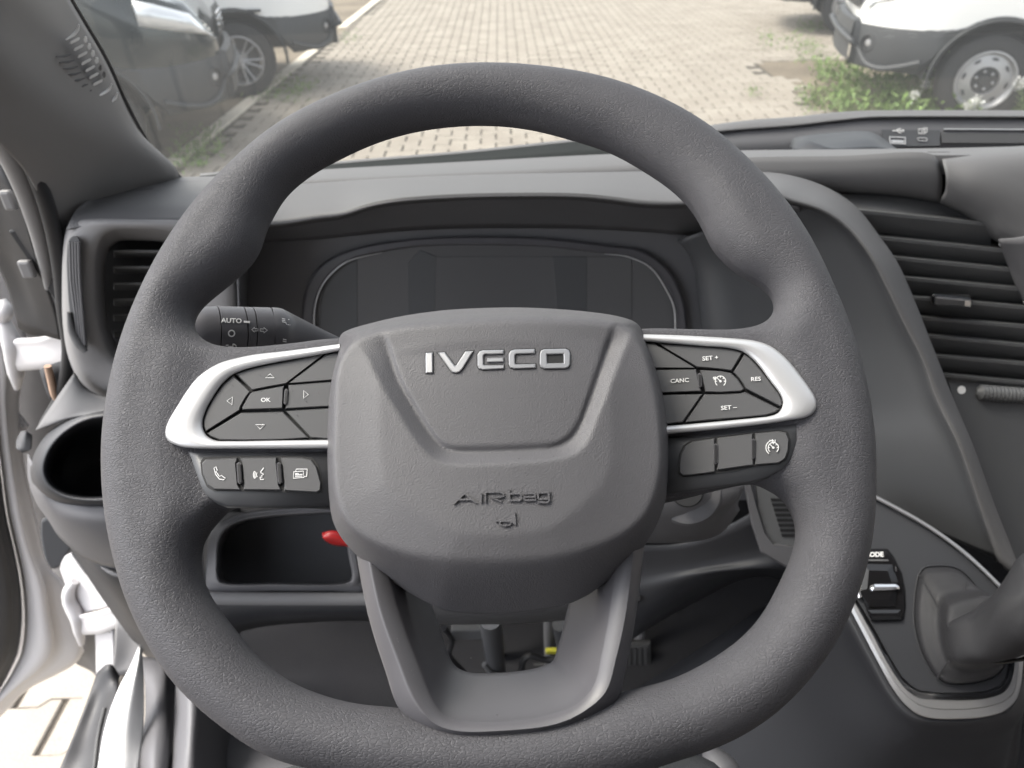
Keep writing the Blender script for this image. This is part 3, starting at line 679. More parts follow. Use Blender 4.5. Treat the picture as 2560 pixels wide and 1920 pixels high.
# shroud: lofted rings round the column axis, seen below the hub and through the lower opening
def Ys(pts, y): return [(a, b, y) for a, b in pts]
loft('shroud', [Ys([(1440,1180),(1560,1190),(1700,1190),(1800,1200),(1862,1215)], .50),
                [(1440,1290,.49),(1560,1290,.485),(1700,1285,.485),(1800,1270,.49),(1852,1240,.50)],
                [(1400,1340,.50),(1560,1345,.50),(1700,1345,.50),(1790,1320,.51),(1845,1260,.53)],
                [(1300,1350,.55),(1560,1356,.55),(1720,1356,.55),(1800,1335,.56),(1850,1275,.58)]], 'dash', colm, n=30, sub=5)
loft('shroud_underside', [[(1000,1500,.47),(1270,1500,.47),(1560,1430,.47)], [(1040,1545,.475),(1270,1548,.475),(1540,1520,.475)], [(1060,1562,.52),(1270,1560,.52),(1500,1545,.52)]], 'panel', colm, n=24, sub=4)
a_ = P(1718, 1228, .492)
lathe('ignition_lock', a_ + (CAM - a_) * -.03, a_ + (CAM - a_) * .08, [(0,.030),(.008,.030),(.0115,.028),(.0125,.024),(.0125,.017),(.010,.0165),(.010,0.001)], 'dash', colm)
lathe('lock_barrel', a_ + (CAM - a_) * .005, a_ + (CAM - a_) * .08, [(0,.0135),(.012,.0135),(.0135,.0125),(.0135,.001)], 'gap', colm)
bx = P(1718, 1228, .480)
strokes('key_slot', [[(1706,1236),(1730,1222)]], 5, Plane(bx, bx + np.array([1,0,0.]), bx + np.array([0,.3,1.])), 'gap', colm, h0=-.001, h1=.001)
# indicator stalk
stalk = empty('indicator_stalk', tuple(P(900, 860, .45)), 'dark headlight and indicator stalk printed AUTO, left behind the wheel', 'stalk')
SA = P(470, 828, .385); SB = P(680, 831, .405)
ax_ = (SB - SA); SLn = np.linalg.norm(ax_); ax_ /= SLn
SR = .0150
lathe('light_switch_cap', SA, SB, [(-.004,.004),(-.002,.0105),(.003,.0135),(.009,SR-.0006),(SLn*.325,SR-.0001),(SLn*.33,SR-.0008)], 'trim', stalk, n=64)
lathe('light_switch_knob', SA, SB, [(SLn*.335,SR-.0008),(SLn*.34,SR),(SLn*.635,SR),(SLn*.64,SR-.0008)], 'trim', stalk, n=64)
lathe('stalk_ring', SA, SB, [(SLn*.645,SR-.0008),(SLn*.65,SR),(SLn*.745,SR),(SLn*.75,SR-.0008)], 'trim', stalk, n=64)
lathe('stalk_body', SA, SB, [(SLn*.755,SR-.0008),(SLn*.76,SR+.0001),(SLn*.965,SR+.0001),(SLn*.97,SR-.0008)], 'trim', stalk, n=64)
SC = P(860, 872, .455)
cone_p = [SB, SB + ax_ * .002, SB * .5 + SC * .5, SC, P(960, 890, .52)]; cone_r = [SR + .0002, SR + .0002, .0105, .0058, .0055]
tube('stalk_arm', cone_p, cone_r, 'trim', stalk, n=32)
def CON(u, v, h=0.):
    d = ray(u, v); A0, A1 = SB, SC; L_ = np.linalg.norm(A1 - A0); dd = (A1 - A0) / L_
    for t in np.linspace(.30, .55, 700):
        q = CAM + d * t; s = np.clip((q - A0) @ dd, 0, L_)
        if np.linalg.norm(q - A0 - dd * s) < SR + (.0066 - SR) * s / L_ + h: return q
    return CAM + d * .45
strokes('symbol', [KL([(905,285),(925,290)]), KL([(905,297),(925,302)]), KL([(907,309),(927,314)]), [tuple(p) for p in KL(arc(955, 312, 24, 100, -180, 14, 20))], KL([(1020,340),(1045,335),(1052,350),(1030,345)])], 2.0, CON, 'print', stalk, h0=-.001, h1=.001)
strokes('symbol', [KL([(912,438),(935,444)]), KL([(910,452),(935,458)]), [tuple(p) for p in KL(arc(962, 455, 20, 100, -90, 10, 16))]], 2.0, CON, 'print', stalk, h0=-.001, h1=.001)
def SCY(u, v, h=0.):                                # pixel -> stalk barrel surface
    d = ray(u, v); o = CAM - SA; dp = d - ax_ * (d @ ax_); op = o - ax_ * (o @ ax_); r = SR + .0004 + h
    A_, B_, C_ = dp @ dp, 2 * dp @ op, op @ op - r * r; D_ = max(B_ * B_ - 4 * A_ * C_, 0)
    return CAM + d * ((-B_ - math.sqrt(D_)) / (2 * A_))
text('print', 'AUTO', KL([(528,300)])[0], 11.5, -2, SCY, 'print', stalk, bold=.03, sx=1.15)
sk = lambda pl, wid: strokes('symbol', pl, wid, SCY, 'print', stalk)
sk([(arc(*KL([(530,395)])[0], 7.6, 0, 345, 20), True)], 3.2)
sk([KL([(624,309),(662,311)])], 5)
sk([KL([(505,495),(540,492)]), KL([(490,483),(505,482)]), KL([(540,480),(540,505)]), [tuple(p) for p in KL(arc(540, 500, 26, 90, -60, 8))]], 2.6)
sk([(KL([(680,368),(700,350),(700,360),(725,362),(725,376),(700,378),(700,386)]), True), (KL([(795,372),(768,352),(768,362),(742,362),(742,378),(768,380),(768,392)]), True)], 1.9)
# ============================================================ DASHBOARD
dash = empty('dashboard', (0, .8, 1.3), 'dark grey plastic dashboard with instrument hood, vents and storage trays under the windscreen', 'dashboard')
OUT = [(560,464,.80),(816,453,.80),(1170,437,.80),(1630,425,.80),(1800,424,.795),(1900,429,.79),(1950,433,.785),(2028,452,.78),(2095,483,.77),(2146,522,.76),(2201,593,.74),(2244,656,.72),(2283,742,.70),(2334,871,.67),(2385,1000,.64),(2433,1113,.61),(2490,1271,.575),(2527,1363,.555),(2560,1450,.53)]
INN = [(600,560,.70),(700,562,.70),(800,547,.70),(861,539,.698),(922,519,.695),(983,507,.69),(1125,496,.69),(1288,492,.69),(1451,494,.69),(1532,502,.69),(1610,512,.69),(1720,512,.695),(1850,490,.70),(1930,488,.70),(1970,503,.70),(2048,526,.70),(2115,569,.695),(2169,632,.68),(2216,722,.665),(2263,820,.65),(2303,899,.635),(2338,1000,.615),(2395,1117,.585),(2449,1275,.555),(2490,1400,.535)]
o_ = resamp(cr(OUT, 6), 120); i_ = resamp(cr(INN, 6), 120)
def mixr(t, dy=0., dv=0.): q = o_ * (1 - t) + i_ * t; q = q.copy(); q[:, 2] += dy; q[:, 1] += dv; return q
g = [mixr(0, .02, 22), mixr(0), mixr(.06, -.003), mixr(.3, -.006), mixr(.6, -.008), mixr(.85, -.005), mixr(.97, 0), mixr(1.0, .006), mixr(1.02, .03, 6)]
vs = np.array([P(*p) for r in g for p in r]); fs = gridf(len(g), 120)
mk('instrument_hood', vs, [f[::-1] for f in fs], 'padtex', dash, sol=.004)
# strip of the top pad behind the hood, up to the windscreen
top_edge = [(205,512,.745),(244,480,.80),(325,460,.84),(448,443,.86),(521,441,.86),(816,423,.86),(1180,403,.86),(1549,384,.86),(1843,376,.86),(2100,373,.86),(2300,371,.86),(2420,369,.86),(2600,364,.86)]
loft('top_pad', [[(a, b + 14, c + .03) for a, b, c in top_edge], [(a, b + 2, c + .004) for a, b, c in top_edge], top_edge, 
     [(190,526,.72),(236,500,.765),(305,474,.80),(488,464,.81),(620,456,.81),(816,446,.81),(1170,430,.81),(1549,412,.81),(1843,397,.81),(2100,392,.81),(2300,388,.81),(2420,388,.81),(2600,384,.81)],
     [(188,530,.715),(233,506,.76),(303,480,.79),(488,471,.795),(620,464,.795),(816,456,.795),(1170,440,.795),(1630,428,.795),(1850,430,.80),(2100,430,.80),(2330,432,.80),(2420,440,.80),(2600,450,.80)]], 'pad', dash, n=110, sub=3, sharp=True, ang=40)
# front of the pad above the centre vent
loft('pad_face', [[(1700,400,.806),(1888,393,.806),(2100,390,.806),(2327,384,.806),(2346,400,.806)],
     [(1700,440,.795),(1888,438,.795),(2100,436,.795),(2330,436,.795),(2356,448,.795)],
     [(1700,470,.80),(1900,462,.80),(2099,475,.80),(2256,485,.80),(2352,502,.80)],
     [(1700,480,.84),(1900,480,.84),(2099,482,.84),(2256,492,.84),(2350,510,.84)]], 'pad', dash, n=40, sub=3)
loft('passenger_pad', [[(2350,388,.85),(2450,372,.86),(2600,362,.86)], [(2357,402,.80),(2450,392,.80),(2600,384,.80)], [(2365,440,.785),(2450,440,.775),(2600,470,.77)], [(2362,480,.785),(2470,520,.765),(2600,580,.75)], [(2352,500,.79),(2412,533,.785),(2462,572,.775),(2495,598,.765),(2600,640,.745)], [(2352,512,.83),(2412,545,.82),(2462,584,.81),(2495,606,.80),(2600,650,.79)]], 'pad', dash, n=30, sub=4)
loft('joint_backing', [Ys([(2320,380),(2375,380)], .83), Ys([(2330,520),(2385,520)], .82)], 'gap', dash, n=6, sharp=True)  # black backing added behind the joint against light leaks
loft('vent_surround', [[(2600,570,.73),(2560,592,.735),(2496,600,.745)], [(2600,700,.725),(2575,700,.73),(2516,655,.745)], [(2640,860,.72),(2600,820,.73),(2548,740,.745)], [(2680,900,.74),(2640,860,.76),(2556,770,.79)]], 'dash', dash, n=14, sub=5)
# vent pod at the far left
loft('pod_top', [[(212,504,.745),(325,462,.83),(521,445,.85),(640,455,.85)], [(190,524,.72),(300,484,.785),(488,470,.79),(640,462,.79)], [(175,552,.703),(270,520,.725),(400,512,.73),(640,512,.73)], [(166,574,.698),(262,555,.70),(400,550,.70),(640,552,.70)]], 'padtex', dash, n=40, sub=5)
po_o = [(176,552,.705),(163,585,.70),(157,640,.70),(157,718,.695),(161,810,.69),(175,890,.69),(203,946,.69),(260,985,.69),(400,1000,.69),(540,985,.69),(592,940,.69),(600,860,.69),(598,760,.69),(594,660,.695),(600,552,.70),(480,546,.70),(330,546,.70),(230,546,.70)]
po_i = [(258,596,.70),(246,626,.70),(240,660,.70),(240,718,.70),(246,790,.70),(258,840,.70),(276,880,.70),(310,905,.70),(400,915,.70),(450,905,.70),(478,880,.70),(486,830,.70),(486,760,.70),(484,660,.70),(476,608,.70),(440,584,.70),(330,574,.70),(282,578,.70)]
mm = lambda a, b, t, dy=0.: [tuple(np.array(p) * (1 - t) + np.array(q) * t + [0, 0, dy]) for p, q in zip(a, b)]
cen = [(370,745,.70)] * len(po_i)
loft('pod_face', [mm(po_o, cen, -.03, .07), mm(po_o, cen, 0, .012), mm(po_o, po_i, .15, -.001), mm(po_o, po_i, .5, -.005), mm(po_o, po_i, .9, -.003), mm(po_i, cen, .01, .004), mm(po_i, cen, .1, .03), mm(po_i, cen, .16, .05)], 'pillar', dash, n=90, sub=2, closed=True, sol=0)  # lighter plastic here, door light put into the face colour
vb = P(370, 745, .78)
PLv = Plane(P(280, 620, .745), P(480, 620, .745), P(380, 860, .745))
plate('vent_back', [(230,560),(520,560),(520,930),(230,930)], Plane(P(280,620,.79), P(480,620,.79), P(380,860,.79)), 'void', dash, bev=0)
for v in (629, 669, 710, 750, 789, 829, 868):
    a, b, c_, d_ = P(284, v - 1, .735), P(500, v + 1, .735), P(284, v + 12, .765), P(500, v + 14, .765)
    up = np.array([0, 0, .0016])
    mk('vent_slat', [a + up, b + up, d_ + up, c_ + up, a - up, b - up, d_ - up, c_ - up], [(0,1,2,3),(4,7,6,5),(0,4,5,1),(1,5,6,2),(2,6,7,3),(3,7,4,0)], 'slat', dash, smooth=False, bev=.0008)
ins_o = [(172,600),(184,590),(198,596),(202,640),(204,700),(208,770),(214,830),(218,872),(208,868),(186,830),(174,780),(168,700),(167,640)]
IP = Plane(P(180, 620, .690), P(200, 620, .688), P(195, 850, .680))
plate('side_insert', ins_o, IP, 'void', dash, h0=-.006, h1=.001, bev=2, rnd=3)
for k, (a, b) in enumerate([(176, 196), (183, 202), (190, 208), (197, 213)]):
    tube('insert_rib', [IP(a, 604, .0015), IP(a + 3, 700, .0015), IP(b - 6, 790, .0015), IP(b, 862, .0015)], .0016, 'dash', dash, n=8)
tube('insert_lip', [IP(172,780,.003), IP(180,826,.003), IP(196,858,.003), IP(214,880,.003)], [.002,.004,.0045,.003], 'pad', dash, n=8)
# cup holder under the pod
cu_i = K4([(616,1100),(520,1122),(420,1170),(335,1250),(292,1340),(288,1410),(320,1490),(390,1545),(480,1572),(616,1580)])
cu = [(a, b, .60) for a, b in [(252,1048),(210,1058),(165,1085),(133,1120),(117,1160),(118,1188),(133,1214),(165,1234),(210,1243),(260,1243),(320,1235),(365,1210),(385,1160),(375,1100),(340,1062),(300,1048)]]
yz = lambda b: .66 - (b - 1048) * .00022
cu = [(a, b, yz(b)) for a, b, _ in cu]; cc = [(250,1150,.636)] * len(cu)
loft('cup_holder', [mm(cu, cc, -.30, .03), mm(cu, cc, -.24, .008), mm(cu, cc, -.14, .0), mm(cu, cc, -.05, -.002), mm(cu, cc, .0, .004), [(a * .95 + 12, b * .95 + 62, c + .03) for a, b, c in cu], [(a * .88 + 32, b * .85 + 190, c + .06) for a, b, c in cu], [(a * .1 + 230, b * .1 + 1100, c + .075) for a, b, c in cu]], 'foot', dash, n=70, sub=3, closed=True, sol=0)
loft('cup_well', [mm(cu, cc, .0, .006), mm(cu, cc, .03, .03), mm(cu, cc, .1, .07), mm(cu, cc, .97, .075)], 'gap', dash, n=60, sub=1, closed=True, sharp=True, sol=0)  # near black walls, the inner shade of the well put into the colour
0 and lathe('cup_well', P(255, 1190, .70) - [0, 0, .06], P(255, 1190, .70), [(0,.001),(.001,.034),(.05,.042)], 'void', dash, cap=False)
loft('cup_shell', [[(184,934,.68),(215,975,.68),(300,1000,.68),(420,1010,.68)], [(141,995,.69),(170,1010,.675),(290,1025,.67),(420,1030,.67)], [(88,1075,.70),(112,1066,.675),(200,1040,.665),(420,1040,.66)]], 'pad', dash, n=24, sub=4)
loft('cup_shell', [[(68,1136,.69),(90,1180,.64),(130,1235,.63),(200,1262,.62),(300,1262,.62),(420,1240,.62)], [(71,1200,.69),(95,1240,.64),(150,1290,.62),(220,1305,.61),(320,1310,.61),(420,1300,.61)], [(92,1259,.70),(130,1300,.65),(190,1345,.63),(260,1370,.62),(340,1380,.62),(420,1370,.62)], [(123,1303,.72),(150,1345,.68),(220,1400,.66),(290,1420,.65),(340,1425,.65),(420,1410,.65)]], 'dash', dash, n=36, sub=5)
loft('side_trim', [[(150,1330,.74),(230,1385,.68),(330,1410,.67),(430,1400,.67)], [(180,1378,.74),(250,1430,.67),(340,1450,.66),(430,1450,.66)], [(224,1449,.74),(290,1490,.68),(360,1500,.67),(430,1500,.67)], [(300,1560,.74),(345,1575,.70),(400,1590,.69),(450,1590,.69)], [(355,1630,.76),(400,1650,.72),(450,1660,.71),(480,1660,.71)], [(392,1665,.78),(430,1690,.76),(470,1700,.75),(500,1700,.75)]], 'foot', dash, n=24, sub=4)
tube('trim_seam', [P(*p) for p in [(253,1418,.668),(280,1432,.658),(320,1445,.652)]], [.001,.003,.003], 'pad', dash, n=8)
loft('dash_backing', [Ys([(176,900),(400,900),(600,900)], .78), Ys([(150,1040),(400,1040),(600,1040)], .77), Ys([(140,1200),(400,1200),(600,1200)], .77), Ys([(190,1372),(400,1400),(600,1400)], .77), Ys([(300,1530),(450,1560),(600,1560)], .79), Ys([(385,1660),(470,1680),(600,1690)], .80)], 'foot', dash, n=20, sub=2)  # added dark sheet blocking light leaks between the left dash parts
# instrument recess and cluster
RB = .80
ho = [(560,560,.715),(600,552,.715),(700,552,.712),(800,540,.71),(861,532,.708),(983,502,.70),(1125,492,.70),(1451,490,.70),(1610,506,.70),(1750,512,.71),(1900,500,.72),(2000,520,.715)]
bk = [(560,610,RB),(605,608,RB),(700,604,RB),(800,598,RB),(861,592,RB),(983,580,RB),(1125,572,RB),(1451,572,RB),(1610,580,RB),(1750,590,RB),(1900,590,RB),(2000,600,RB)]
loft('hood_underside', [ho, mm(ho, bk, .5, .01), bk], 'dashveil', dash, n=60, sub=3)
CPn = Plane(P(700, 600, RB), P(1700, 600, RB), P(1200, 900, RB - .035))
plate('recess_back', [(585,560),(1980,560),(1980,1250),(585,1250)], CPn, 'dashveil', dash, h0=-.01, h1=-.004, bev=0)
bz = KH([(300,620),(288,500),(285,400),(300,300),(350,210),(430,150),(560,105),(800,70),(1100,58),(1400,66),(1700,100),(1860,125),(1980,215),(2040,330),(2062,470),(2062,620)])
bi = KH([(355,620),(342,500),(345,385),(375,290),(430,220),(500,170),(570,145),(800,105),(1100,95),(1400,104),(1680,136),(1790,152),(1890,200),(1968,310),(2003,400),(2000,620)])
bo = [(a, b) for a, b in bz]
def lf(rws, **k): return loft(k.pop('name'), [[(a, b, h) for a, b in r[0]] if not callable(r[1]) else None for r in []] or rws, k.pop('m'), dash, f=CPn, **k)
wh = lambda p, h: [(a, b, h) for a, b in p]
loft('cluster_bezel', [wh(bo, .000), wh(bo, .004), wh(mid(bo, bi, .3), .007), wh(mid(bo, bi, .65), .004), wh(mid(bo, bi, .8), .006), wh(mid(bo, bi, .95), .004), wh(bi, .001), wh(bi, -.006)], 'trim', dash, f=CPn, n=90, sharp=True, sol=0)
tube('bezel_line', [CPn(a, b, .0055) for a, b in bi[1:6]] + [CPn(*KH([(655,131)])[0], .0035)], [.0011,.0011,.0011,.001,.0003], 'silver', dash, n=8)
tube('bezel_line', [CPn(*KH([(1680,137)])[0], .0035)] + [CPn(a, b, .0055) for a, b in bi[11:]], [.0003,.001,.0011,.0011,.0011], 'silver', dash, n=8)
bfull = [(a, b) for a, b in bi] + [(1600, 1150), (850, 1150)]
plate('cluster_glass', bfull, CPn, 'screen', dash, h0=-.004, h1=-.0025, bev=0)
plate('cluster_display', KH([(800,150),(1805,150),(1805,620),(800,620)]), CPn, 'screen', dash, h0=-.003, h1=-.0018, bev=1)
plate('cluster_tone_band', KH([(775,180),(830,120),(905,150),(895,620),(775,620)]), CPn, 'panel', dash, h0=-.003, h1=-.0016, bev=1)  # thin plates give the cluster vertical bands of differing tone
plate('cluster_tone_band', KH([(1440,150),(1480,620),(1600,620),(1600,150)]), CPn, 'panel', dash, h0=-.003, h1=-.00165, bev=1)
plate('cluster_tone_band', KH([(395,240),(540,160),(542,620),(360,620),(372,360)]), CPn, 'panel', dash, h0=-.003, h1=-.0019, bev=1)
# side cheeks of the recess
loft('recess_side', [[(594,552,.70),(596,660,.695),(600,780,.69),(600,950,.685)], [(606,556,.72),(606,660,.715),(607,780,.71),(607,950,.70)], [(622,600,RB-.002),(620,700,RB-.01),(620,800,RB-.02),(620,980,RB-.04)]], 'dashveil', dash, n=20, sub=4)
# big dark face to the right of the wheel, inside the hatched band
fr = [(1980,498,.715),(2048,522,.71),(2115,565,.705),(2169,628,.69),(2216,718,.675),(2263,816,.66),(2303,896,.645),(2338,996,.625),(2395,1113,.595),(2449,1271,.565),(2495,1400,.54)]
fl = [(1700,600,.77),(1720,620,.77),(1740,660,.77),(1750,720,.765),(1760,800,.755),(1780,900,.74),(1800,980,.72),(1830,1060,.70),(1900,1120,.67),(2000,1180,.64),(2120,1230,.62)]
fm = mm(fr, fl, .16, .012)
loft('fascia', [fr, mm(fr, fl, .05, .009), fm, mm(fr, fl, .55, .012), fl, mm(fl, fl, 0, .05)], 'panel', dash, n=60, sub=4)
# centre vent with slats behind the band
plate('vent_back', [(2000,440),(2640,440),(2700,1100),(2420,1100),(2300,800)], Plane(P(2100,500,.85), P(2550,520,.85), P(2450,1000,.79)), 'void', dash, bev=0)
lines = KV([(520,452),(1345,535),(650,622),(1470,705),(725,748),(1530,830),(790,877),(1570,950),(850,1002),(1600,1068),(905,1130),(1620,1192),(950,1245),(1640,1315),(1010,1375),(1650,1432),(1060,1495),(1660,1555)])
for k in range(0, len(lines), 2):
    (a0, b0), (a1, b1) = lines[k], lines[k + 1]
    y = .775 - .012 * (k / 2) * .9
    t = (a1 - a0); a0 -= t * .12; b0 -= (b1 - b0) * .12
    dd = [P(a0, b0, y), P(a1, b1, y - .002)]
    bkk = [P(a0, b0 - 10, y + .05), P(a1, b1 - 10, y + .05)]; lo_ = [P(a0, b0 + (44 if k else 46), y + .012), P(a1, b1 + (44 if k else 60), y + .012)]
    mk('vent_slat', [bkk[0], bkk[1], dd[0], dd[1], dd[0] - [0,0,.002], dd[1] - [0,0,.002], lo_[0], lo_[1]], [(0,1,3,2),(2,3,5,4),(4,5,7,6)], 'slat', dash, smooth=False, sol=.0015)
    if k > 1:
        e = P(a1 - (14 if k > 4 else 24), b1 - 18, y + .004); box('slat_pin', e - [.0007,.002,.003], e + [.0007,.002,.003], 'silver', dash, bev=None)
loft('vent_lid', [Ys([(2000,475),(2099,477),(2256,487),(2352,503)], .815), Ys([(2000,500),(2120,503),(2260,520),(2460,560)], .80), [(2060,515,.79),(2146,527,.785),(2300,543,.785),(2520,600,.785)]], 'slat', dash, n=24, sub=3)
KN = Plane(P(2330, 735, .705), P(2430, 742, .705), P(2390, 775, .705))
plate('vent_knob', KV([(955,1000),(975,975),(1210,985),(1225,1000),(1215,1062),(985,1055),(955,1045)]), KN, 'piano', dash, h0=-.03, h1=.001, bev=3)
plate('knob_face', KV([(983,1005),(995,996),(1205,1018),(1226,1020),(1218,1068),(985,1050)]), KN, 'chrome', dash, h0=-.002, h1=.006, bev=3)
plate('knob_face', KV([(990,1005),(1182,1022),(1180,1060),(992,1046)]), KN, 'button', dash, h0=.004, h1=.0066, bev=1)
RP_ = Plane(P(2380, 950, .69), P(2560, 960, .69), P(2450, 1250, .62))
plate('radio_panel', [(2360,935),(2720,960),(2760,1560),(2545,1500),(2470,1290),(2400,1060)], RP_, 'panel', dash, h0=-.02, h1=0, bev=4)
plate('indicator_dot', arc(2404, 975, 10.5, 0, 340, 18), RP_, 'print', dash, h0=0, h1=.0008, bev=1)
q0, q1 = RP_(2440, 980, .001), RP_(2600, 992, .001)
lathe('thumb_wheel', q0, q1, [(0,.003),(.004,.0085)] + [(.006 + k * .0022, .0092 if k % 2 else .0084) for k in range(27)], 'slat', dash, n=44)
tube('panel_edge', [RP_(2553, 995, .001), RP_(2545, 1002, .001), RP_(2600, 1010, .001)], .0008, 'silver', dash, n=6)
# passenger side shelf with sockets
loft('shelf_edge', [[(1720,330,1.10),(1863,316,1.10),(1985,300,1.10),(2087,287,1.10),(2189,280,1.10),(2600,279,1.10)], [(1740,318,1.08),(1863,301,1.08),(1985,292,1.08),(2087,281,1.08),(2189,276,1.08),(2600,276,1.08)], [(1760,322,1.06),(1863,310,1.06),(1985,302,1.06),(2087,292,1.06),(2189,286,1.06),(2600,285,1.06)], [(1770,330,1.05),(1863,322,1.05),(1985,313,1.05),(2087,301,1.05),(2189,291,1.05),(2600,291,1.05)]], 'pad', dash, n=40, sub=3)
loft('shelf_wall', [[(1450,352,1.0),(1620,342,1.03),(1770,326,1.055),(1863,320,1.055),(1985,311,1.055),(2087,299,1.055),(2189,289,1.055),(2620,290,1.055)], [(1450,410,1.0),(1620,405,1.02),(1780,400,1.03),(1863,398,1.03),(1985,395,1.03),(2087,390,1.03),(2189,388,1.03),(2620,386,1.03)]], 'dashveil', dash, n=40, sub=1, sharp=True)
loft('shelf_floor', [[(1300,405,1.03),(1780,396,1.03),(1985,392,1.03),(2620,380,1.03)], [(1300,430,.90),(1780,415,.90),(1985,412,.90),(2620,400,.90)]], 'dashveil', dash, n=20, sub=1, sharp=True)
loft('shelf_ramp', [K3([(770,905,.95),(790,855,.97),(860,835,.98),(1230,806,.985),(1290,818,.985),(1350,850,.975),(1430,912,.95)]), K3([(800,918,.90),(880,862,.905),(960,880,.905),(1240,850,.91),(1300,860,.91),(1350,890,.91),(1425,920,.90)]), K3([(960,925,.87),(1000,920,.87),(1100,918,.87),(1240,915,.87),(1300,915,.87),(1350,915,.87),(1420,915,.87)])], 'foot', dash, n=40, sub=4)
SPn = Plane(P(2220, 330, 1.045), P(2560, 330, 1.045), P(2300, 370, 1.03))
plate('socket_panel', K3([(1330,795),(1335,712),(1700,712),(1700,900),(1420,905),(1345,850)]), SPn, 'panel', dash, h0=-.01, h1=.001, bev=2)
plate('usb_port', K3([(1384,838),(1486,842),(1488,888),(1386,884)]), SPn, 'silver', dash, h0=-.001, h1=.0025, bev=1, holes=[K3([(1393,846),(1477,850),(1479,880),(1395,876)])])
plate('port_tongue', K3([(1398,858),(1474,861),(1475,878),(1398,875)]), SPn, 'silver', dash, h0=-.001, h1=.0012, bev=.5)
plate('usb_port', K3([(1553,855),(1565,845),(1612,846),(1622,857),(1612,870),(1565,868)]), SPn, 'silver', dash, h0=-.001, h1=.0025, bev=1, holes=[K3([(1561,855),(1568,851),(1608,852),(1614,858),(1608,863),(1568,862)])])
strokes('socket_symbol', [K3([(1405,803),(1465,803)]), K3([(1425,803),(1440,792),(1455,792)]), K3([(1432,803),(1445,815),(1458,815)]), K3(arc(1470,803,5,0,300,8))], 2., SPn, 'print', dash, h0=.001, h1=.002)
strokes('socket_symbol', [(K3([(1565,792),(1605,792),(1605,820),(1565,820)]), True), (K3([(1597,786),(1616,786),(1616,812),(1597,812)]), True), K3([(1585,800),(1585,812)])], 1.8, SPn, 'print', dash, h0=.001, h1=.002)
plate('card_slot', K3([(1705,815),(2400,822),(2400,882),(1705,880)]), SPn, 'void', dash, h0=-.004, h1=.002, bev=1)
plate('slot_line', K3([(1718,789),(2400,794),(2400,800),(1718,796)]), SPn, 'silver', dash, h0=-.001, h1=.004, bev=.4)
pf = [(1.10,1.553),(1.06,1.548),(1.045,1.545),(1.03,1.520),(.90,1.525),(.87,1.578),(.86,1.583),(.80,1.592),(.775,1.575),(.76,1.53),(.75,1.47),(.76,1.40),(.74,1.33),(.75,1.20),(.80,1.08),(.92,1.02)]
prow = [[np.array([x0_ + (.0 if x0_ > .8 else (0.0, .11, .13, .14, .06, .01, .005, -.03, -.04, -.035, -.03, -.01, .0, .0, .0, .0)[k]), y, z]) for k, (y, z) in enumerate(pf)] for x0_ in (.60, .85, 1.2, 1.62)]
mk('passenger_dash', np.array(prow).reshape(-1, 3), gridf(4, len(pf)), 'dash', dash, ang=35, sol=.004)
# lower fascia, storage tray and knee panel
FO = KS([(335,760),(310,690),(318,560),(330,430),(350,360),(400,305),(500,248),(640,216),(800,198),(1000,190),(1180,188),(1330,200),(1400,400),(1420,765),(1200,770),(800,770)])
FI = KS([(420,700),(400,640),(398,560),(400,480),(415,410),(450,350),(510,305),(620,270),(800,248),(1000,234),(1180,226),(1260,240),(1300,500),(1325,690),(1280,714),(800,716)])
TP = Plane(P(560, 1450, .655), P(900, 1450, .655), P(700, 1290, .70))
loft('tray_frame', [wh(FO, -.004), wh(mid(FO, FI, .15), .001), wh(mid(FO, FI, .5), .002), wh(mid(FO, FI, .62), .006), wh(mid(FO, FI, .85), .007), wh(FI, .004), wh(FI, -.02), wh(mid(FI, [(860,1380)] * len(FI), .04), -.09)], 'dash', dash, f=TP, n=80, sharp=True, closed=True, sol=0, ang=50)
plate('tray_back', [(500,1240),(960,1240),(960,1500),(500,1500)], TP, 'void', dash, h0=-.095, h1=-.09, bev=0)
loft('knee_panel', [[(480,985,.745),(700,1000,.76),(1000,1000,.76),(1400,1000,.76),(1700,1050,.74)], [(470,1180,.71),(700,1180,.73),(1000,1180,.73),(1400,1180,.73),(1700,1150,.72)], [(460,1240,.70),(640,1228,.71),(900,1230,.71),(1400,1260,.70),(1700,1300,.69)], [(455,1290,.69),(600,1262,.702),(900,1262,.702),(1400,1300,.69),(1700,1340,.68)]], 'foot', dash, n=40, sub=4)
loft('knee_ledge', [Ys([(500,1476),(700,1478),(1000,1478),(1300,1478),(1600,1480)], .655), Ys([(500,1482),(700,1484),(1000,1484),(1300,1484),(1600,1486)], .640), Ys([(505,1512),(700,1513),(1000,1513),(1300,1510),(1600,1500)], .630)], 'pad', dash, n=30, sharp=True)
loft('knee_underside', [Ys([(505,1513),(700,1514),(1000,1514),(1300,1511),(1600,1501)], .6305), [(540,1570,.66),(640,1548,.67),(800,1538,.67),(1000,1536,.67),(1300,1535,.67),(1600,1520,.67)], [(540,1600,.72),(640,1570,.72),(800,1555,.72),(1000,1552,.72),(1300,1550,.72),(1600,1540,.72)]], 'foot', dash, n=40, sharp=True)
loft('tray_side', [[(450,1230,.70),(455,1350,.68),(470,1480,.655),(520,1600,.65)], [(508,1240,.70),(506,1400,.667),(520,1480,.652),(560,1600,.67)]], 'dash', dash, n=20, sub=1, sharp=True)
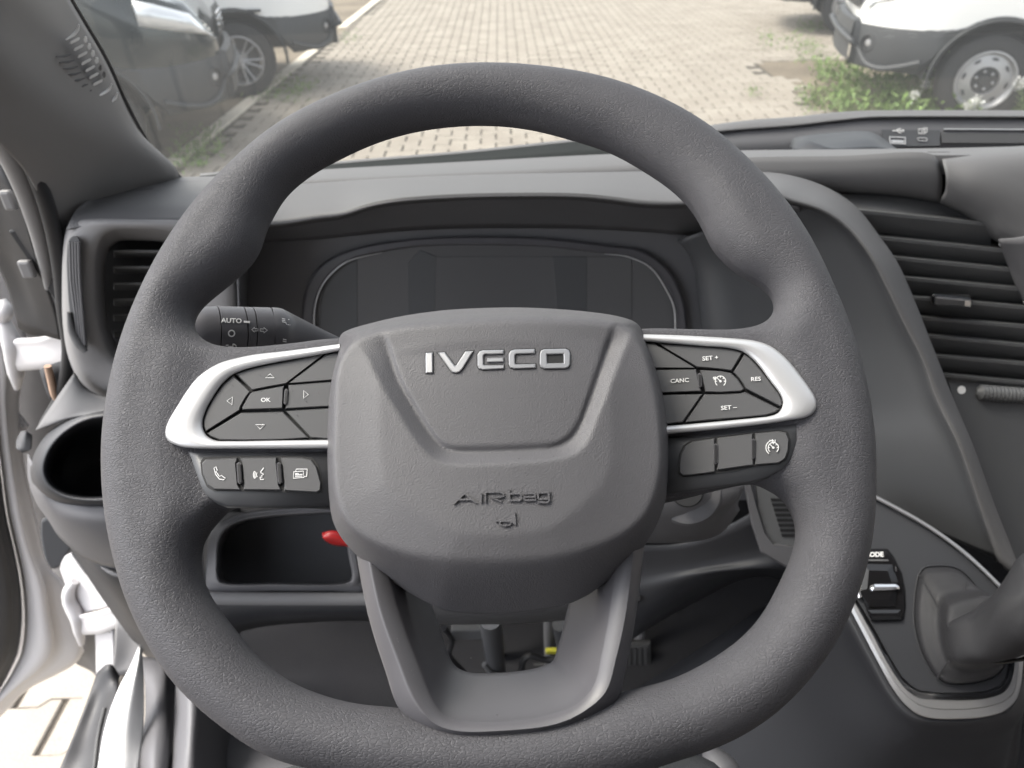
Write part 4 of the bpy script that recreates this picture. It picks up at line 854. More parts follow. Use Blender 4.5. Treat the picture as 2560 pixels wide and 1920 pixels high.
# right of the column: knee bolster, grille and its frame
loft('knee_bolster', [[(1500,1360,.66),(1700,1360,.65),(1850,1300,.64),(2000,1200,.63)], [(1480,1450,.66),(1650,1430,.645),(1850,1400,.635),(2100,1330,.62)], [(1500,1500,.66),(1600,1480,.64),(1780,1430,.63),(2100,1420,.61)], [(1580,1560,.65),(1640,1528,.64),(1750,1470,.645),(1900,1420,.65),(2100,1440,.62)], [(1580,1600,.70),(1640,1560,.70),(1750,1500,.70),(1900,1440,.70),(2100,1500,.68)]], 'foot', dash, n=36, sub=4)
GP = Plane(P(1860, 1220, .635), P(1980, 1220, .63), P(1950, 1400, .60))
plate('grille_frame', KG([(805,60),(850,60),(880,180),(930,340),(975,400),(1200,420),(1250,560),(1060,545),(900,450),(850,300)]), GP, 'dash', dash, h0=-.02, h1=.004, bev=4)
plate('grille_plate', KG([(870,60),(1300,60),(1300,425),(975,412),(925,350),(880,200)]), GP, 'slat', dash, h0=-.02, h1=.0, bev=3)
for k in range(8):
    y = 148 + k * 28.5; x = 955 + k * 8.5
    plate('grille_slot', KG([(x, y), (x + 150, y), (x + 158, y + 17), (x + 6, y + 17)]), GP, 'gap', dash, h0=-.01, h1=.0012, bev=0)
# ============================================================ CENTRE CONSOLE
con = empty('centre_console', (.35, .45, 1.2), 'dark centre console with silver U shaped trim around the gear lever boot', 'console')
CN = Plane(P(2130, 1500, .50), P(2540, 1380, .52), P(2400, 1800, .40))
s_out = KC([(100,455),(140,530),(250,740),(350,930),(450,1110),(550,1240),(650,1315),(760,1345),(950,1350),(1150,1335),(1300,1290),(1380,1220),(1420,1120),(1445,900),(1450,860)])
s_mid = KC([(120,430),(160,505),(275,720),(380,920),(480,1080),(560,1172),(650,1240),(760,1272),(950,1280),(1150,1262),(1280,1225),(1362,1160),(1398,1060),(1415,900),(1420,860)])
s_in = KC([(135,415),(172,475),(300,700),(415,920),(500,1055),(580,1145),(660,1192),(800,1205),(1000,1208),(1180,1190),(1290,1150),(1340,1090),(1368,1000),(1380,905),(1385,860)])
s_i2 = KC([(150,400),(190,462),(318,680),(440,900),(520,1030),(590,1100),(660,1140),(800,1157),(1000,1158),(1160,1145),(1265,1105),(1310,1050),(1330,960),(1340,900),(1345,860)])
pn = [p for p in s_in]
surf = KC([(640,-330),(900,-200),(1100,-40),(1290,110),(1330,300),(1380,500)])
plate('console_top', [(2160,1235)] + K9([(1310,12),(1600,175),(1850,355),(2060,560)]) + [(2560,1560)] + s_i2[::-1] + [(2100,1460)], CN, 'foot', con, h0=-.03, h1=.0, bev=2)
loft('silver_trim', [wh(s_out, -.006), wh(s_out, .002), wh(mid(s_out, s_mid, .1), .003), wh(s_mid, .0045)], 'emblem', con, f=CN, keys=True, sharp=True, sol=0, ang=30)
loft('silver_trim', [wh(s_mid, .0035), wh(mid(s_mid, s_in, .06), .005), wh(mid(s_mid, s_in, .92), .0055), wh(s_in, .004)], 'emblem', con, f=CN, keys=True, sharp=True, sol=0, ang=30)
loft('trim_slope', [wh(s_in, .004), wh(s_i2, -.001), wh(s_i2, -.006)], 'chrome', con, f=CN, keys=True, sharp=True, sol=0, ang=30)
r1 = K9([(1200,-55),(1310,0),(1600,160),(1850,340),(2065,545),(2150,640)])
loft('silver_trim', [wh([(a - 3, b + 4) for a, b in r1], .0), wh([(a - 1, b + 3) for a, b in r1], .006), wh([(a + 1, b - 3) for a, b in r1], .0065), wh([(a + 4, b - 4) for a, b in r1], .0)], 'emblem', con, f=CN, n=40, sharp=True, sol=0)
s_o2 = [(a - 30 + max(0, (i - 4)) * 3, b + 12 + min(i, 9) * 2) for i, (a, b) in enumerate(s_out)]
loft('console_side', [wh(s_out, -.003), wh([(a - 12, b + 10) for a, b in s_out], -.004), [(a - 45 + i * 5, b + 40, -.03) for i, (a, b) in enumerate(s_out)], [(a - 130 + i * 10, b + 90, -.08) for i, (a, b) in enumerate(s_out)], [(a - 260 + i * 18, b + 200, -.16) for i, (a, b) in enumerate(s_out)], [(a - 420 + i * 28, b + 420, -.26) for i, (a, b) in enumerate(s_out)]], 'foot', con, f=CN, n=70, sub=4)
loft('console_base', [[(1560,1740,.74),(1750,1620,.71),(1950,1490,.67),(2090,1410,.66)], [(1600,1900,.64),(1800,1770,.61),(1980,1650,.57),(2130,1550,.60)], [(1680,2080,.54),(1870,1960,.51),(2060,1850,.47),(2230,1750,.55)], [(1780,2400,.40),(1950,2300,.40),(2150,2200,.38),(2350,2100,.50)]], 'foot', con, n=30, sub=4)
# mode switch
MS = wh(KC([(180,330),(210,180),(290,65),(420,65),(470,130),(530,250),(555,380),(560,500),(545,600),(520,612),(300,612),(275,570),(235,470),(200,400)]), 0)
MSp = [(a, b) for a, b, _ in MS]
sw = plate('mode_switch', MSp, CN, 'piano', con, h0=-.01, h1=.003, bev=5)
text('print', 'MODE', (2185, 1386), 11.5, 1, CN, 'print', sw, bold=.035, sx=1.05, h0=.002, h1=.0036)
plate('switch_line', KC([(240,146),(420,147),(432,160),(240,160)]), CN, 'slat', sw, h0=.002, h1=.0042, bev=1)
plate('switch_key', KC([(235,180),(455,185),(500,320),(480,500),(280,505),(215,380)]), CN, 'piano', sw, h0=.001, h1=.0065, bev=16)
plate('switch_key', KC([(268,528),(518,526),(528,600),(292,602)]), CN, 'piano', sw, h0=.001, h1=.0062, bev=8)
plate('switch_tab', KC([(292,362),(300,338),(320,334),(480,334),(505,350),(512,372),(490,374),(330,380),(305,382)]), CN, 'chrome', sw, h0=.004, h1=.0105, bev=7)
tube('switch_glint', [CN(*KC([(478,200)])[0], .0068), CN(*KC([(484,236)])[0], .0068)], .0007, 'chrome', sw, n=6)
tube('silver_stud', [CN(*KC([(198,385)])[0], .004), CN(*KC([(212,435)])[0], .004)], .0022, 'chrome', con, n=8)
# gear boot surround
go = KC([(655,240),(635,310),(618,420),(610,560),(625,700),(660,830),(715,950),(790,1055),(870,1100),(1000,1104),(1150,1080),(1245,1040),(1300,980),(1335,880),(1345,700),(1300,560),(1170,440),(1100,350),(1020,258),(960,212),(880,188),(760,188),(690,200)])
gc = np.array(go).mean(0)
gi = [(a * .955 + gc[0] * .045, b * .955 + gc[1] * .045) for a, b in go]
loft('boot_surround', [wh(go, .0), wh(mid(go, gi, .3), .0022), wh(mid(go, gi, .8), .0005), wh(gi, -.004), wh(gi, -.02)], 'foot', con, f=CN, n=80, closed=True, sharp=True, sol=0)
plate('console_void', gi, CN, 'void', con, h0=-.012, h1=.0016, bev=0)
# ============================================================ GEAR LEVER
gear = empty('gear_lever', tuple(CN(2420, 1580, 0)), 'black leather gear lever with stitched boot leaning right on the console', 'gear lever')
nk = KC([(890,500),(870,560),(868,620),(872,680),(880,760),(895,840),(915,885),(950,915),(1020,930),(1100,935),(1180,925),(1260,905),(1330,860),(1360,780),(1370,680),(1350,560),(1290,460),(1200,420),(1120,425),(1050,440),(990,455),(940,470),(910,485)])
g0 = gi
loft('boot', [wh(g0, .0015), wh(mid(g0, nk, .12), .010), wh(mid(g0, nk, .3), .013), wh(mid(g0, nk, .5), .016), wh(mid(g0, nk, .72), .019), wh(mid(g0, nk, .9), .034), wh(nk, .048), wh([(a * .5 + 2410 * .5, b * .5 + 1560 * .5) for a, b in nk], .052), wh([(a * .05 + 2410 * .95, b * .05 + 1560 * .95) for a, b in nk], .054)], 'boot', gear, f=CN, keys=True, sub=3, closed=True, sol=0)
for st_ in ([(655,262,.003),(700,330,.015),(760,440,.017),(810,530,.018),(865,590,.026),(880,605,.034)], [(1008,320,.014),(1000,380,.017),(988,470,.022)], [(790,1050,.003),(830,985,.014),(880,915,.030)], [(800,560,.018),(850,640,.026),(862,740,.030),(880,840,.034),(915,890,.044)]):
    q = [CN(*KC([(a, b)])[0], h + .0015) for a, b, h in st_]
    tube('seam', q, .0008, 'boot', gear, n=6)
kn = [[(nk[i][0], nk[i][1], .046) for i in range(len(nk))]]
ctr = np.array(nk).mean(0)
tgt = KC([(1395,150),(1380,200),(1360,260),(1335,320),(1300,380),(1270,430),(1260,480),(1280,560),(1330,640),(1400,720),(1480,760),(1560,740),(1640,700),(1700,640),(1740,560),(1760,460),(1750,340),(1720,240),(1660,160),(1600,110),(1540,80),(1480,80),(1430,110)])
low = KC([(1130,470),(1050,540),(960,580),(890,620),(872,660),(885,760),(905,850),(940,905),(1020,935),(1110,940),(1200,930),(1300,910),(1400,885),(1500,840),(1560,780),(1600,700),(1600,600),(1560,520),(1500,440),(1420,380),(1340,370),(1270,390),(1200,430)])
m1 = KC([(1250,400),(1180,450),(1130,510),(1080,570),(1050,620),(1060,720),(1090,800),(1140,860),(1210,890),(1290,895),(1370,880),(1450,850),(1540,800),(1600,740),(1650,660),(1660,560),(1630,470),(1580,380),(1520,310),(1460,290),(1400,300),(1350,330),(1300,360)])
loft('knob', [wh(low, .044), wh(low, .052), wh(mid(low, m1, .4), .064), wh(m1, .074), wh(mid(m1, tgt, .5), .090), wh(tgt, .105), wh(mid(tgt, [tuple(KC([(1560,400)])[0])] * 23, .5), .118), wh(mid(tgt, [tuple(KC([(1560,400)])[0])] * 23, .97), .122)], 'boot', gear, f=CN, keys=True, sub=3, closed=True, sol=0)
tube('knob_seam', [CN(*KC([(a, b)])[0], h) for a, b, h in ((872,640,.0545),(940,680,.058),(1000,690,.062),(1080,665,.068),(1160,600,.075),(1240,490,.083),(1290,400,.092))], .0008, 'boot', gear, n=6)
plate('knob_base', KC([(1100,925),(1250,920),(1420,885),(1600,830),(1600,870),(1440,915),(1300,935),(1100,932)]), lambda u, v, h=0: CN(u, v, h + .05), 'piano', gear, h0=-.004, h1=.001, bev=3)
plate('knob_badge', KC([(1240,884),(1290,868),(1370,874),(1330,888)]), lambda u, v, h=0: CN(u, v, h + .058), 'chrome', gear, h0=-.002, h1=.001, bev=2)
# ============================================================ FOOTWELL
flo = empty('footwell', (0, .9, .75), 'dark carpeted footwell and bulkhead below the dashboard', 'footwell')
box('floor_mat', (-.60, .1, .70), (1.6, 1.25, .735), 'floor', flo, bev=.01)
box('bulkhead', (-.60, 1.0, .73), (1.6, 1.05, 1.46), 'floor', flo, bev=.01)
def pedal(name, label, u, v, y, w_, h_, au, av, ay):
    e = empty(name, tuple(P(u, v, y)), label, 'pedal'); c_ = P(u, v, y)
    pl = Plane(c_, c_ + [1, 0, 0], c_ + [0, .5, .85])
    f = lambda a, b, h=0: c_ + np.array([1, 0, 0]) * a + np.array([0, .5, .86]) * b + pl.n * h
    plate('pad', [(-w_, -h_), (w_, -h_), (w_, h_), (-w_, h_)], f, 'rubbersoft', e, h0=-.008, h1=.004, bev=.004)
    for k in range(5):
        x = -w_ * .7 + k * w_ * .35; plate('rib', [(x - .002, -h_ * .85), (x + .002, -h_ * .85), (x + .002, h_ * .85), (x - .002, h_ * .85)], f, 'rubber', e, h0=.002, h1=.006, bev=.0008)
    tube('arm', [c_ - pl.n * .006, P(au, av, ay), P(au, av - 160, ay + .05)], .009, 'dashveil', e, n=10)
pedal('clutch_pedal', 'black clutch pedal low behind the lower spoke opening, left of the brake', 1240, 1720, .82, .028, .03, 1240, 1560, .84)
pedal('brake_pedal', 'black brake pedal seen through the right half of the lower spoke opening', 1375, 1700, .80, .028, .03, 1372, 1560, .82)
pedal('accelerator_pedal', 'ribbed grey accelerator pedal right of the lower spoke, low behind the wheel rim', 1590, 1690, .80, .026, .06, 1600, 1560, .86)
ytag = empty('cable_tag', tuple(P(1382, 1627, .80)), 'small yellow tag beside the brake pedal arm', 'tag'); q = P(1382, 1627, .79)
box('clip', q - [.012, .004, .004], q + [.012, .004, .004], 'yellow', ytag, bev=.0015)
tube('strap', [q + [.012, 0, 0], q + [.03, .01, .03]], .002, 'yellow', ytag, n=8)
red = empty('release_lever', tuple(P(840, 1345, .68)), 'red plastic release lever poking into the storage tray', 'lever')
loft('grip', [[(805,1332,.655),(830,1326,.655),(860,1334,.655),(885,1350,.655)], [(808,1346,.648),(832,1346,.648),(862,1356,.648),(890,1366,.648)], [(822,1358,.655),(840,1364,.655),(865,1366,.655),(890,1372,.655)]], 'red', red, n=16, sub=4, sol=.004)
for pts, r_, m_ in (([(1225,1545,.60),(1232,1600,.66),(1242,1680,.74),(1250,1760,.80)], .014, 'panel'), ([(1110,1570,.7),(1130,1600,.72),(1125,1640,.74),(1160,1680,.75)], .004, 'rubber'), ([(1300,1690,.72),(1320,1640,.72),(1370,1650,.72),(1420,1640,.72)], .005, 'rubber'), ([(1210,1660,.70),(1235,1685,.70),(1270,1690,.70)], .004, 'slat'), ([(1400,1560,.74),(1410,1620,.75),(1405,1700,.76)], .012, 'panel')):
    tube('steering_shaft' if r_ == .014 else 'cable', [P(*p) for p in pts], r_, m_, flo, n=12)
box('junction_block', P(1180, 1575, .74) - [.03, .01, .01], P(1180, 1575, .74) + [.03, .01, .012], 'slat', flo, bev=.002)
# ============================================================ DRIVER SEAT EDGE
seat = empty('driver_seat', (0, .2, 1.2), 'grey woven driver seat cushion, its front edge at the bottom of the view', 'seat')
loft('cushion', [[(560,2150,.20),(640,1980,.27),(700,1925,.31),(860,1895,.34),(1200,1875,.36),(1500,1876,.35),(1730,1884,.33),(1800,1918,.30),(1850,2010,.26),(1880,2150,.20)], [(560,2250,.15),(660,2100,.2),(740,2030,.24),(860,2000,.26),(1200,1990,.27),(1500,1990,.27),(1700,2000,.26),(1760,2040,.23),(1800,2120,.2),(1850,2250,.15)], [(600,2700,.05),(700,2600,.06),(760,2500,.08),(860,2450,.1),(1200,2400,.1),(1500,2400,.1),(1700,2450,.08),(1740,2500,.06),(1780,2600,.05),(1820,2700,.04)]], 'fabric', seat, n=50, sub=5, sol=.04)
tube('seat_rail', [P(1768,1872,.42), P(1785,1896,.41), P(1806,1925,.40), P(1840,1990,.38)], [.006,.012,.016,.016], 'dash', seat, n=20)
# ============================================================ CAB SHELL, PILLAR, DOOR
pil = empty('pillar_trim', tuple(P(250, 300, .75)), 'grey plastic windscreen pillar trim with a small slotted vent, at the left', 'pillar trim')
loft('trim', [[(-520,-260,.40),(-200,-240,.46),(-60,-240,.52),(20,-240,.60),(48,-240,.63)], [(-330,0,.46),(-120,0,.52),(60,0,.60),(150,0,.67),(175,0,.69)], [(-220,150,.52),(-20,140,.57),(140,140,.655),(235,145,.715),(262,150,.735)],
  [(-40,320,.60),(70,318,.64),(210,318,.70),(315,320,.76),(344,322,.79)], [(75,447,.68),(160,450,.71),(290,448,.77),(410,440,.83),(447,443,.86)], [(122,549,.71),(165,540,.73),(220,530,.76),(280,520,.79),(330,500,.82)], [(156,660,.73),(162,655,.74),(170,650,.75),(180,650,.76),(190,650,.77)]], 'pillar', pil, n=40, sub=8)
tube('pillar_edge', [P(*p) for p in [(52,-240,.64),(178,0,.70),(266,150,.745),(312,250,.77),(350,323,.80),(390,386,.83),(452,445,.87)]], .0022, 'rubber', pil, n=8)
PV = Plane(P(180, 100, .668), P(265, 195, .728), P(190, 215, .695))
for k in range(7):
    cx, cy = K1([(460 + k * 23.3, 252 + k * 43)])[0]
    q = [(cx - 13, cy + 6), (cx - 10, cy), (cx + 8, cy - 9), (cx + 13, cy - 8), (cx + 10, cy - 2), (cx - 9, cy + 8)]
    plate('lit_vent_slot', q, PV, 'print', pil, h0=0, h1=.0035, bev=.8)  # light showing through the slots put in as white plates
    cx, cy = K1([(524 + k * 23, 243 + k * 43)])[0]
    if k < 6: plate('lit_vent_slot', [(cx - 5, cy), (cx - 1, cy - 9), (cx + 4, cy - 7), (cx + 5, cy + 4), (cx + 1, cy + 9), (cx - 3, cy + 6)], PV, 'print' if k < 4 else 'pad', pil, h0=0, h1=.003, bev=.8)
    cx, cy = K1([(395 + k * 21, 345 + k * 37)])[0]
    tube('vent_rib', [PV(cx - 20, cy + 1, .0035), PV(cx, cy, .0045), PV(cx + 17, cy - 5, .0055)], [.0004, .0011, .0004], 'pad', pil, n=6)
tube('vent_border', [PV(*K1([q])[0], .005) for q in [(405,245),(450,215),(478,180),(486,150)]], [.0004,.0012,.0012,.0005], 'print', pil, n=6)
tube('vent_border', [PV(*K1([q])[0], .005) for q in [(560,592),(620,580),(670,548),(686,515)]], [.0004,.0012,.0012,.0005], 'print', pil, n=6)
tube('vent_border', [PV(*K1([q])[0], .005) for q in [(580,650),(650,635),(705,605),(722,570)]], [.0004,.0014,.0014,.0005], 'print', pil, n=6)
body = empty('cab_doorway', (-.72, .85, .9), 'pale grey and white van body around the open driver door, with rubber seal', 'van body')
loft('door_flange', [[(-400,150,.98),(-150,230,.98),(0,330,.98),(80,440,.98)], [(-300,500,.98),(-100,560,.98),(60,640,.98),(170,700,.98)], [(-200,900,.99),(0,950,.99),(120,980,.98),(200,990,.98)], [(-100,1200,1.0),(20,1200,.99),(110,1220,.98),(180,1290,.98)], [(0,1500,1.0),(90,1480,.99),(170,1460,.98),(260,1500,.98)]], 'greybody', body, n=30, sub=5)
tube('door_seal', [P(*p) for p in [(-120,120,.60),(10,300,.66),(80,420,.69),(125,540,.71),(150,660,.725),(162,780,.735),(172,880,.74),(150,990,.75),(110,1060,.75)]], [.006,.007,.008,.008,.007,.006], 'rubber', body, n=12)
tube('body_edge', [P(*p) for p in [(-60,230,.66),(0,335,.68),(48,430,.70),(88,540,.72),(112,640,.735),(122,720,.745)]], [.012,.012,.011,.010,.008,.004], 'greybody', body, n=14)
loft('dark_channel', [[(-120,330,.74),(-40,380,.73),(10,430,.72),(50,500,.72)], [(-80,520,.76),(0,560,.75),(50,600,.74),(90,640,.735)], [(10,700,.79),(55,720,.78),(90,760,.77),(140,790,.76)], [(45,820,.80),(70,835,.79),(110,840,.78),(150,850,.77)]], 'rubber', body, n=20, sub=4)
for (u, v, y, w_, h_) in ((22, 500, .715, .012, .020), (68, 672, .735, .014, .020)):
    c_ = P(u, v, y); box('door_catch', c_ - [w_/2, .004, h_/2], c_ + [w_/2, .004, h_/2], 'greybody', body, bev=.003)
box('body_slot', P(118, 690, .742) - [.008, .002, .055], P(118, 690, .742) + [.006, .003, .055], 'rubber', body, bev=.002, rot=Matrix.Rotation(math.radians(-14), 3, 'Y'))
loft('dark_hollow', [[(98,925,.752),(150,905,.752),(192,905,.752)], [(112,970,.752),(160,960,.752),(170,960,.752)], [(125,1000,.752),(145,1005,.752),(150,1005,.752)]], 'void', body, n=10, sub=2)
tube('metal_strip', [P(*p) for p in [(119,915,.746),(128,950,.746),(136,985,.746),(140,998,.746)]], [.004,.0045,.0045,.003], 'rust', body, n=8)
for (u, v, r) in ((44, 1050, .012), (60, 1062, .008)):
    lathe('hinge_bolt', P(u, v, .95), P(u, v, .95) + [0, -.02, .006], [(0, r), (.006, r), (.007, r * .7), (.012, r * .6)], 'whitesat', body, n=6)
loft('hinge_gap', [[(44,1090,.89),(60,1078,.79),(80,1090,.79)], [(40,1120,.79),(60,1120,.79),(78,1120,.79)], [(56,1132,.79),(66,1130,.79),(76,1125,.79)]], 'void', body, n=10, sub=2)
loft('hinge_gap', [[(104,1300,.76),(125,1292,.76),(150,1320,.76)], [(102,1340,.76),(135,1340,.76),(176,1370,.76)], [(115,1400,.76),(140,1390,.76),(165,1385,.76)], [(128,1420,.76),(138,1422,.76),(146,1418,.76)]], 'void', body, n=14, sub=4)
# sill, step and kick panels
loft('white_sill', [[(349,1612,.66),(352,1616,.66),(355,1622,.66)], [(325,1666,.63),(342,1666,.622),(359,1674,.63)], [(296,1722,.60),(330,1730,.59),(361,1748,.60)], [(262,1823,.55),(310,1840,.54),(357,1850,.55)], [(243,1930,.50),(295,1930,.49),(344,1930,.50)], [(215,2060,.44),(280,2060,.43),(335,2060,.44)]], 'white', body, n=16, sub=5)
loft('step_tread', [[(243,1680,.66),(275,1660,.66),(300,1690,.66)], [(222,1740,.63),(255,1740,.63),(290,1730,.62)], [(185,1835,.58),(225,1835,.58),(262,1825,.57)], [(148,1925,.53),(198,1925,.53),(246,1925,.52)], [(90,2060,.48),(160,2060,.48),(220,2060,.46)]], 'rubber', body, n=14, sub=4)
tube('step_edge', [P(262,1770,.585), P(246,1840,.555), P(236,1925,.515), P(225,2000,.49)], .003, 'rubbersoft', body, n=8)
loft('inner_sill', [[(288,1540,.76),(330,1560,.75),(360,1600,.74)], [(285,1640,.75),(320,1640,.75),(352,1640,.74)], [(275,1700,.74),(300,1690,.74),(340,1680,.74)]], 'greybody', body, n=12, sub=3)
loft('kick_panel', [[(352,1640,.70),(390,1645,.70),(420,1650,.70),(450,1650,.72)], [(360,1690,.66),(392,1690,.655),(418,1690,.66),(440,1700,.69)], [(363,1780,.60),(395,1780,.59),(424,1780,.60),(436,1790,.63)], [(352,1880,.53),(388,1880,.52),(422,1880,.53),(432,1890,.56)], [(340,2000,.47),(380,2000,.46),(418,2000,.47),(430,2000,.5)]], 'dash', body, n=20, sub=4)
loft('kick_trim', [[(440,1690,.62),(480,1690,.60),(540,1720,.62),(600,1760,.66)], [(440,1790,.58),(475,1780,.55),(530,1790,.57),(600,1830,.62)], [(428,1890,.53),(470,1890,.50),(520,1890,.52),(590,1900,.57)], [(415,2000,.47),(465,2000,.44),(515,2000,.46),(580,2000,.50)]], 'dash', body, n=20, sub=4)
loft('seat_base', [[(540,1740,.66),(640,1810,.62),(760,1850,.60)], [(560,1900,.55),(640,1920,.53),(760,1930,.52)], [(560,2050,.48),(640,2050,.46),(760,2050,.46)]], 'dashveil', body, n=16, sub=3)
# open door
door = empty('van_door', tuple(P(60, 1400, 1.0)), 'open white driver door seen edge on, with black inner trim and brackets', 'door')
R_ = [(0,600),(22,700),(48,785),(66,850),(60,930),(46,1000),(58,1150),(76,1245),(92,1310),(122,1420),(140,1436),(152,1442),(168,1473),(183,1546),(199,1600),(208,1622),(203,1640),(183,1660),(142,1684),(69,1721),(0,1790),(-120,1900)]
Lf = [(-140,620),(-120,700),(-90,780),(-60,850),(-30,930),(-20,1000),(-10,1100),(2,1200),(14,1290),(30,1360),(40,1408),(47,1450),(51,1489),(53,1530),(52,1562),(48,1600),(40,1640),(28,1665),(14,1695),(-10,1735),(-50,1775),(-200,1880)]
ya = lambda p, y: [(a, b, y) for a, b in p]
loft('door_skin', [ya([(a - 60, b) for a, b in Lf], .93), ya(Lf, .93), ya(mm(ya(Lf,0), ya(R_,0), .12), .90) if False else [(a * .85 + c_ * .15, b * .85 + d_ * .15, .905) for (a, b), (c_, d_) in zip(Lf, R_)], [(a * .5 + c_ * .5, b * .5 + d_ * .5, .90) for (a, b), (c_, d_) in zip(Lf, R_)], [(a * .42 + c_ * .58, b * .42 + d_ * .58, .915) for (a, b), (c_, d_) in zip(Lf, R_)], [(a * .1 + c_ * .9, b * .1 + d_ * .9, .925) for (a, b), (c_, d_) in zip(Lf, R_)], ya(R_, .935), ya([(a + 2, b + 2) for a, b in R_], .97)], 'whitesat', door, n=60, sharp=False, sub=2, sol=.01)
loft('door_card', [ya([(a - 260, b) for a, b in Lf], .90), ya([(a - 60, b) for a, b in Lf], .875), ya([(a - 22, b) for a, b in Lf], .88), ya([(a - 18, b) for a, b in Lf], .886), ya([(a - 2, b) for a, b in Lf], .895), ya([(a + 2, b) for a, b in Lf], .92)], 'rubber', door, n=60, sub=2, sol=.01)
loft('door_hollow', [[(120,1400,.98),(170,1400,.98),(240,1560,.98)], [(180,1560,.98),(230,1620,.98),(250,1700,.98)], [(190,1660,.98),(230,1680,.98),(245,1700,.98)]], 'greybody', door, n=12, sub=2)
DPn = Plane(P(20, 800, .86), P(170, 800, .80), P(100, 900, .84))
loft('hinge_bracket', [wh(KP([(40,765),(60,757),(160,752),(225,738),(275,735)]), .012), wh(KP([(42,775),(62,768),(160,762),(225,750),(285,748)]), .018), wh(KP([(46,800),(64,795),(160,790),(225,780),(290,790)]), .017), wh(KP([(50,890),(66,888),(160,880),(225,872),(295,858)]), .015), wh(KP([(52,893),(68,892),(160,884),(225,876),(293,862)]), .004)], 'whitesat', door, f=DPn, n=30, sub=3, sol=.004)
tube('hinge_arm', [DPn(*KP([p])[0], h) for p, h in [((10,600),.01),((22,640),.012),((8,680),.012),((30,730),.014),((50,780),.014),((58,840),.012),((66,900),.010),((70,960),.008)]], [.004,.010,.009,.010,.012,.011,.010,.004], 'whitesat', door, n=14)
DQ = Plane(P(200, 1550, .84), P(310, 1550, .80), P(250, 1700, .82))
loft('hinge_bracket', [wh(KF([(515,635),(560,625),(650,612),(745,580)]), .006), wh(KF([(518,642),(560,636),(650,622),(752,590)]), .014), wh(KF([(524,680),(565,672),(650,665),(790,625)]), .013), wh(KF([(530,765),(570,762),(680,755),(835,690)]), .012), wh(KF([(532,770),(575,768),(685,760),(833,696)]), .002)], 'whitesat', door, f=DQ, n=30, sub=3, sol=.004)
tube('hinge_arm', [DQ(*KF([p])[0], h) for p, h in [((500,410),.006),((462,470),.010),((462,540),.012),((490,600),.012),((515,650),.012),((530,740),.010),((545,830),.006)]], [.006,.009,.010,.011,.011,.009,.004], 'whitesat', door, n=14)
plate('hinge_plate', KF([(420,250),(480,215),(560,330),(640,430),(745,580),(520,640),(500,560),(440,440),(400,330)]), DQ, 'whitesat', door, h0=-.01, h1=.002, bev=4)
loft('door_strap', [wh(KF([(636,735),(690,742),(752,735)]), .0), wh(KF([(640,850),(700,850),(760,850)]), .004), wh(KF([(645,1050),(705,1050),(764,1050)]), .006), wh(KF([(650,1165),(690,1180),(768,1142)]), .004)], 'whitesat', door, f=DQ, n=14, sub=4, sol=.005)
# windscreen and its black border
ws = empty('windscreen', (0, 1.1, 1.5), 'tinted, faintly veiled raked windscreen over the dashboard with a dark lower border', 'windscreen')
g0_, g1_ = np.array([0, 1.30, 1.42]), np.array([0, .12, 2.46])
mk('pane', [g0_ + [-.86, 0, 0], g0_ + [1.7, 0, 0], g1_ + [1.65, 0, 0], g1_ + [-.80, 0, 0]], [(0, 1, 2, 3)], 'glass', ws, smooth=False)
loft('lower_border', [[(500,434,1.00),(858,402,1.00),(1180,375,1.00),(1450,346,1.00),(1700,325,1.00),(1745,322,1.01)], [(500,440,.99),(858,408,.99),(1180,381,.99),(1450,353,.99),(1700,333,.99),(1745,331,1.0)]], 'pad', ws, n=40, sharp=True)
loft('lower_border', [[(500,440,.99),(858,408,.99),(1180,381,.99),(1450,353,.99),(1700,333,.99),(1745,331,1.0)], [(500,470,.90),(858,440,.90),(1180,420,.90),(1450,405,.90),(1700,395,.90),(1745,394,.90)]], 'frit', ws, n=40, sharp=True)
# unseen roof, rear wall and windowless far side, shaped to shade the cab
shell = empty('cab_interior', (.4, 0, 2.5), 'grey cab roof lining, rear wall and passenger side out of view, shading the cabin', 'cab')
box('roof_lining', (-.80, -.75, 2.46), (1.65, .12, 2.50), 'lining', shell)
box('rear_wall', (-.80, -.80, .7), (1.65, -.75, 2.5), 'lining', shell)
box('passenger_side', (1.66, -.8, .7), (1.70, .7, 2.5), 'lining', shell)
# ============================================================ OUTSIDE
mk('ground', [(-60,-30,-.012),(60,-30,-.012),(60,120,-.012),(-60,120,-.012)], [(0,1,2,3)], 'joint', None, smooth=False)
bpy.data.objects['ground']['kind'] = 'structure'
gnd = bpy.data.objects['ground']; INV[gnd] = np.eye(4)
kp = [PZ(u, v, 0) for u, v in [(415,412),(640,245),(837,90),(938,0)]]
kd = np.polyfit([p[1] for p in kp], [p[0] for p in kp], 1)       # x of the kerb against y
kx = lambda y: kd[0] * y + kd[1]
print('kerb', kd, [p.round(2) for p in kp])
Ls, a_s, b_s = .26, .0825, .0575
def stone(sx=0., sy=0.):
    g_ = .0010
    o = np.array([(-Ls/2,-a_s),(-.072,-a_s),(-.046,-b_s),(.046,-b_s),(.072,-a_s),(Ls/2,-a_s),(Ls/2,a_s),(.072,a_s),(.046,b_s),(-.046,b_s),(-.072,a_s),(-Ls/2,a_s)])
    p0 = inset(o, g_ * .8); p1 = inset(o, g_ + .004)
    n = len(o)
    p0 = inset(o, g_); p0 = p0 * [1 - .0065 / Ls * 2, 1]; p1 = np.c_[p0[:, 0] * (1 - .004 / Ls * 2), p0[:, 1] * .998]
    vs = [(x, y, -.04) for x, y in p0] + [(x, y, -.004) for x, y in p0] + [(x, y, 0) for x, y in p1]
    fs = gridf(3, n, True) + [tuple(range(2 * n, 3 * n))]
    return np.array(vs), fs
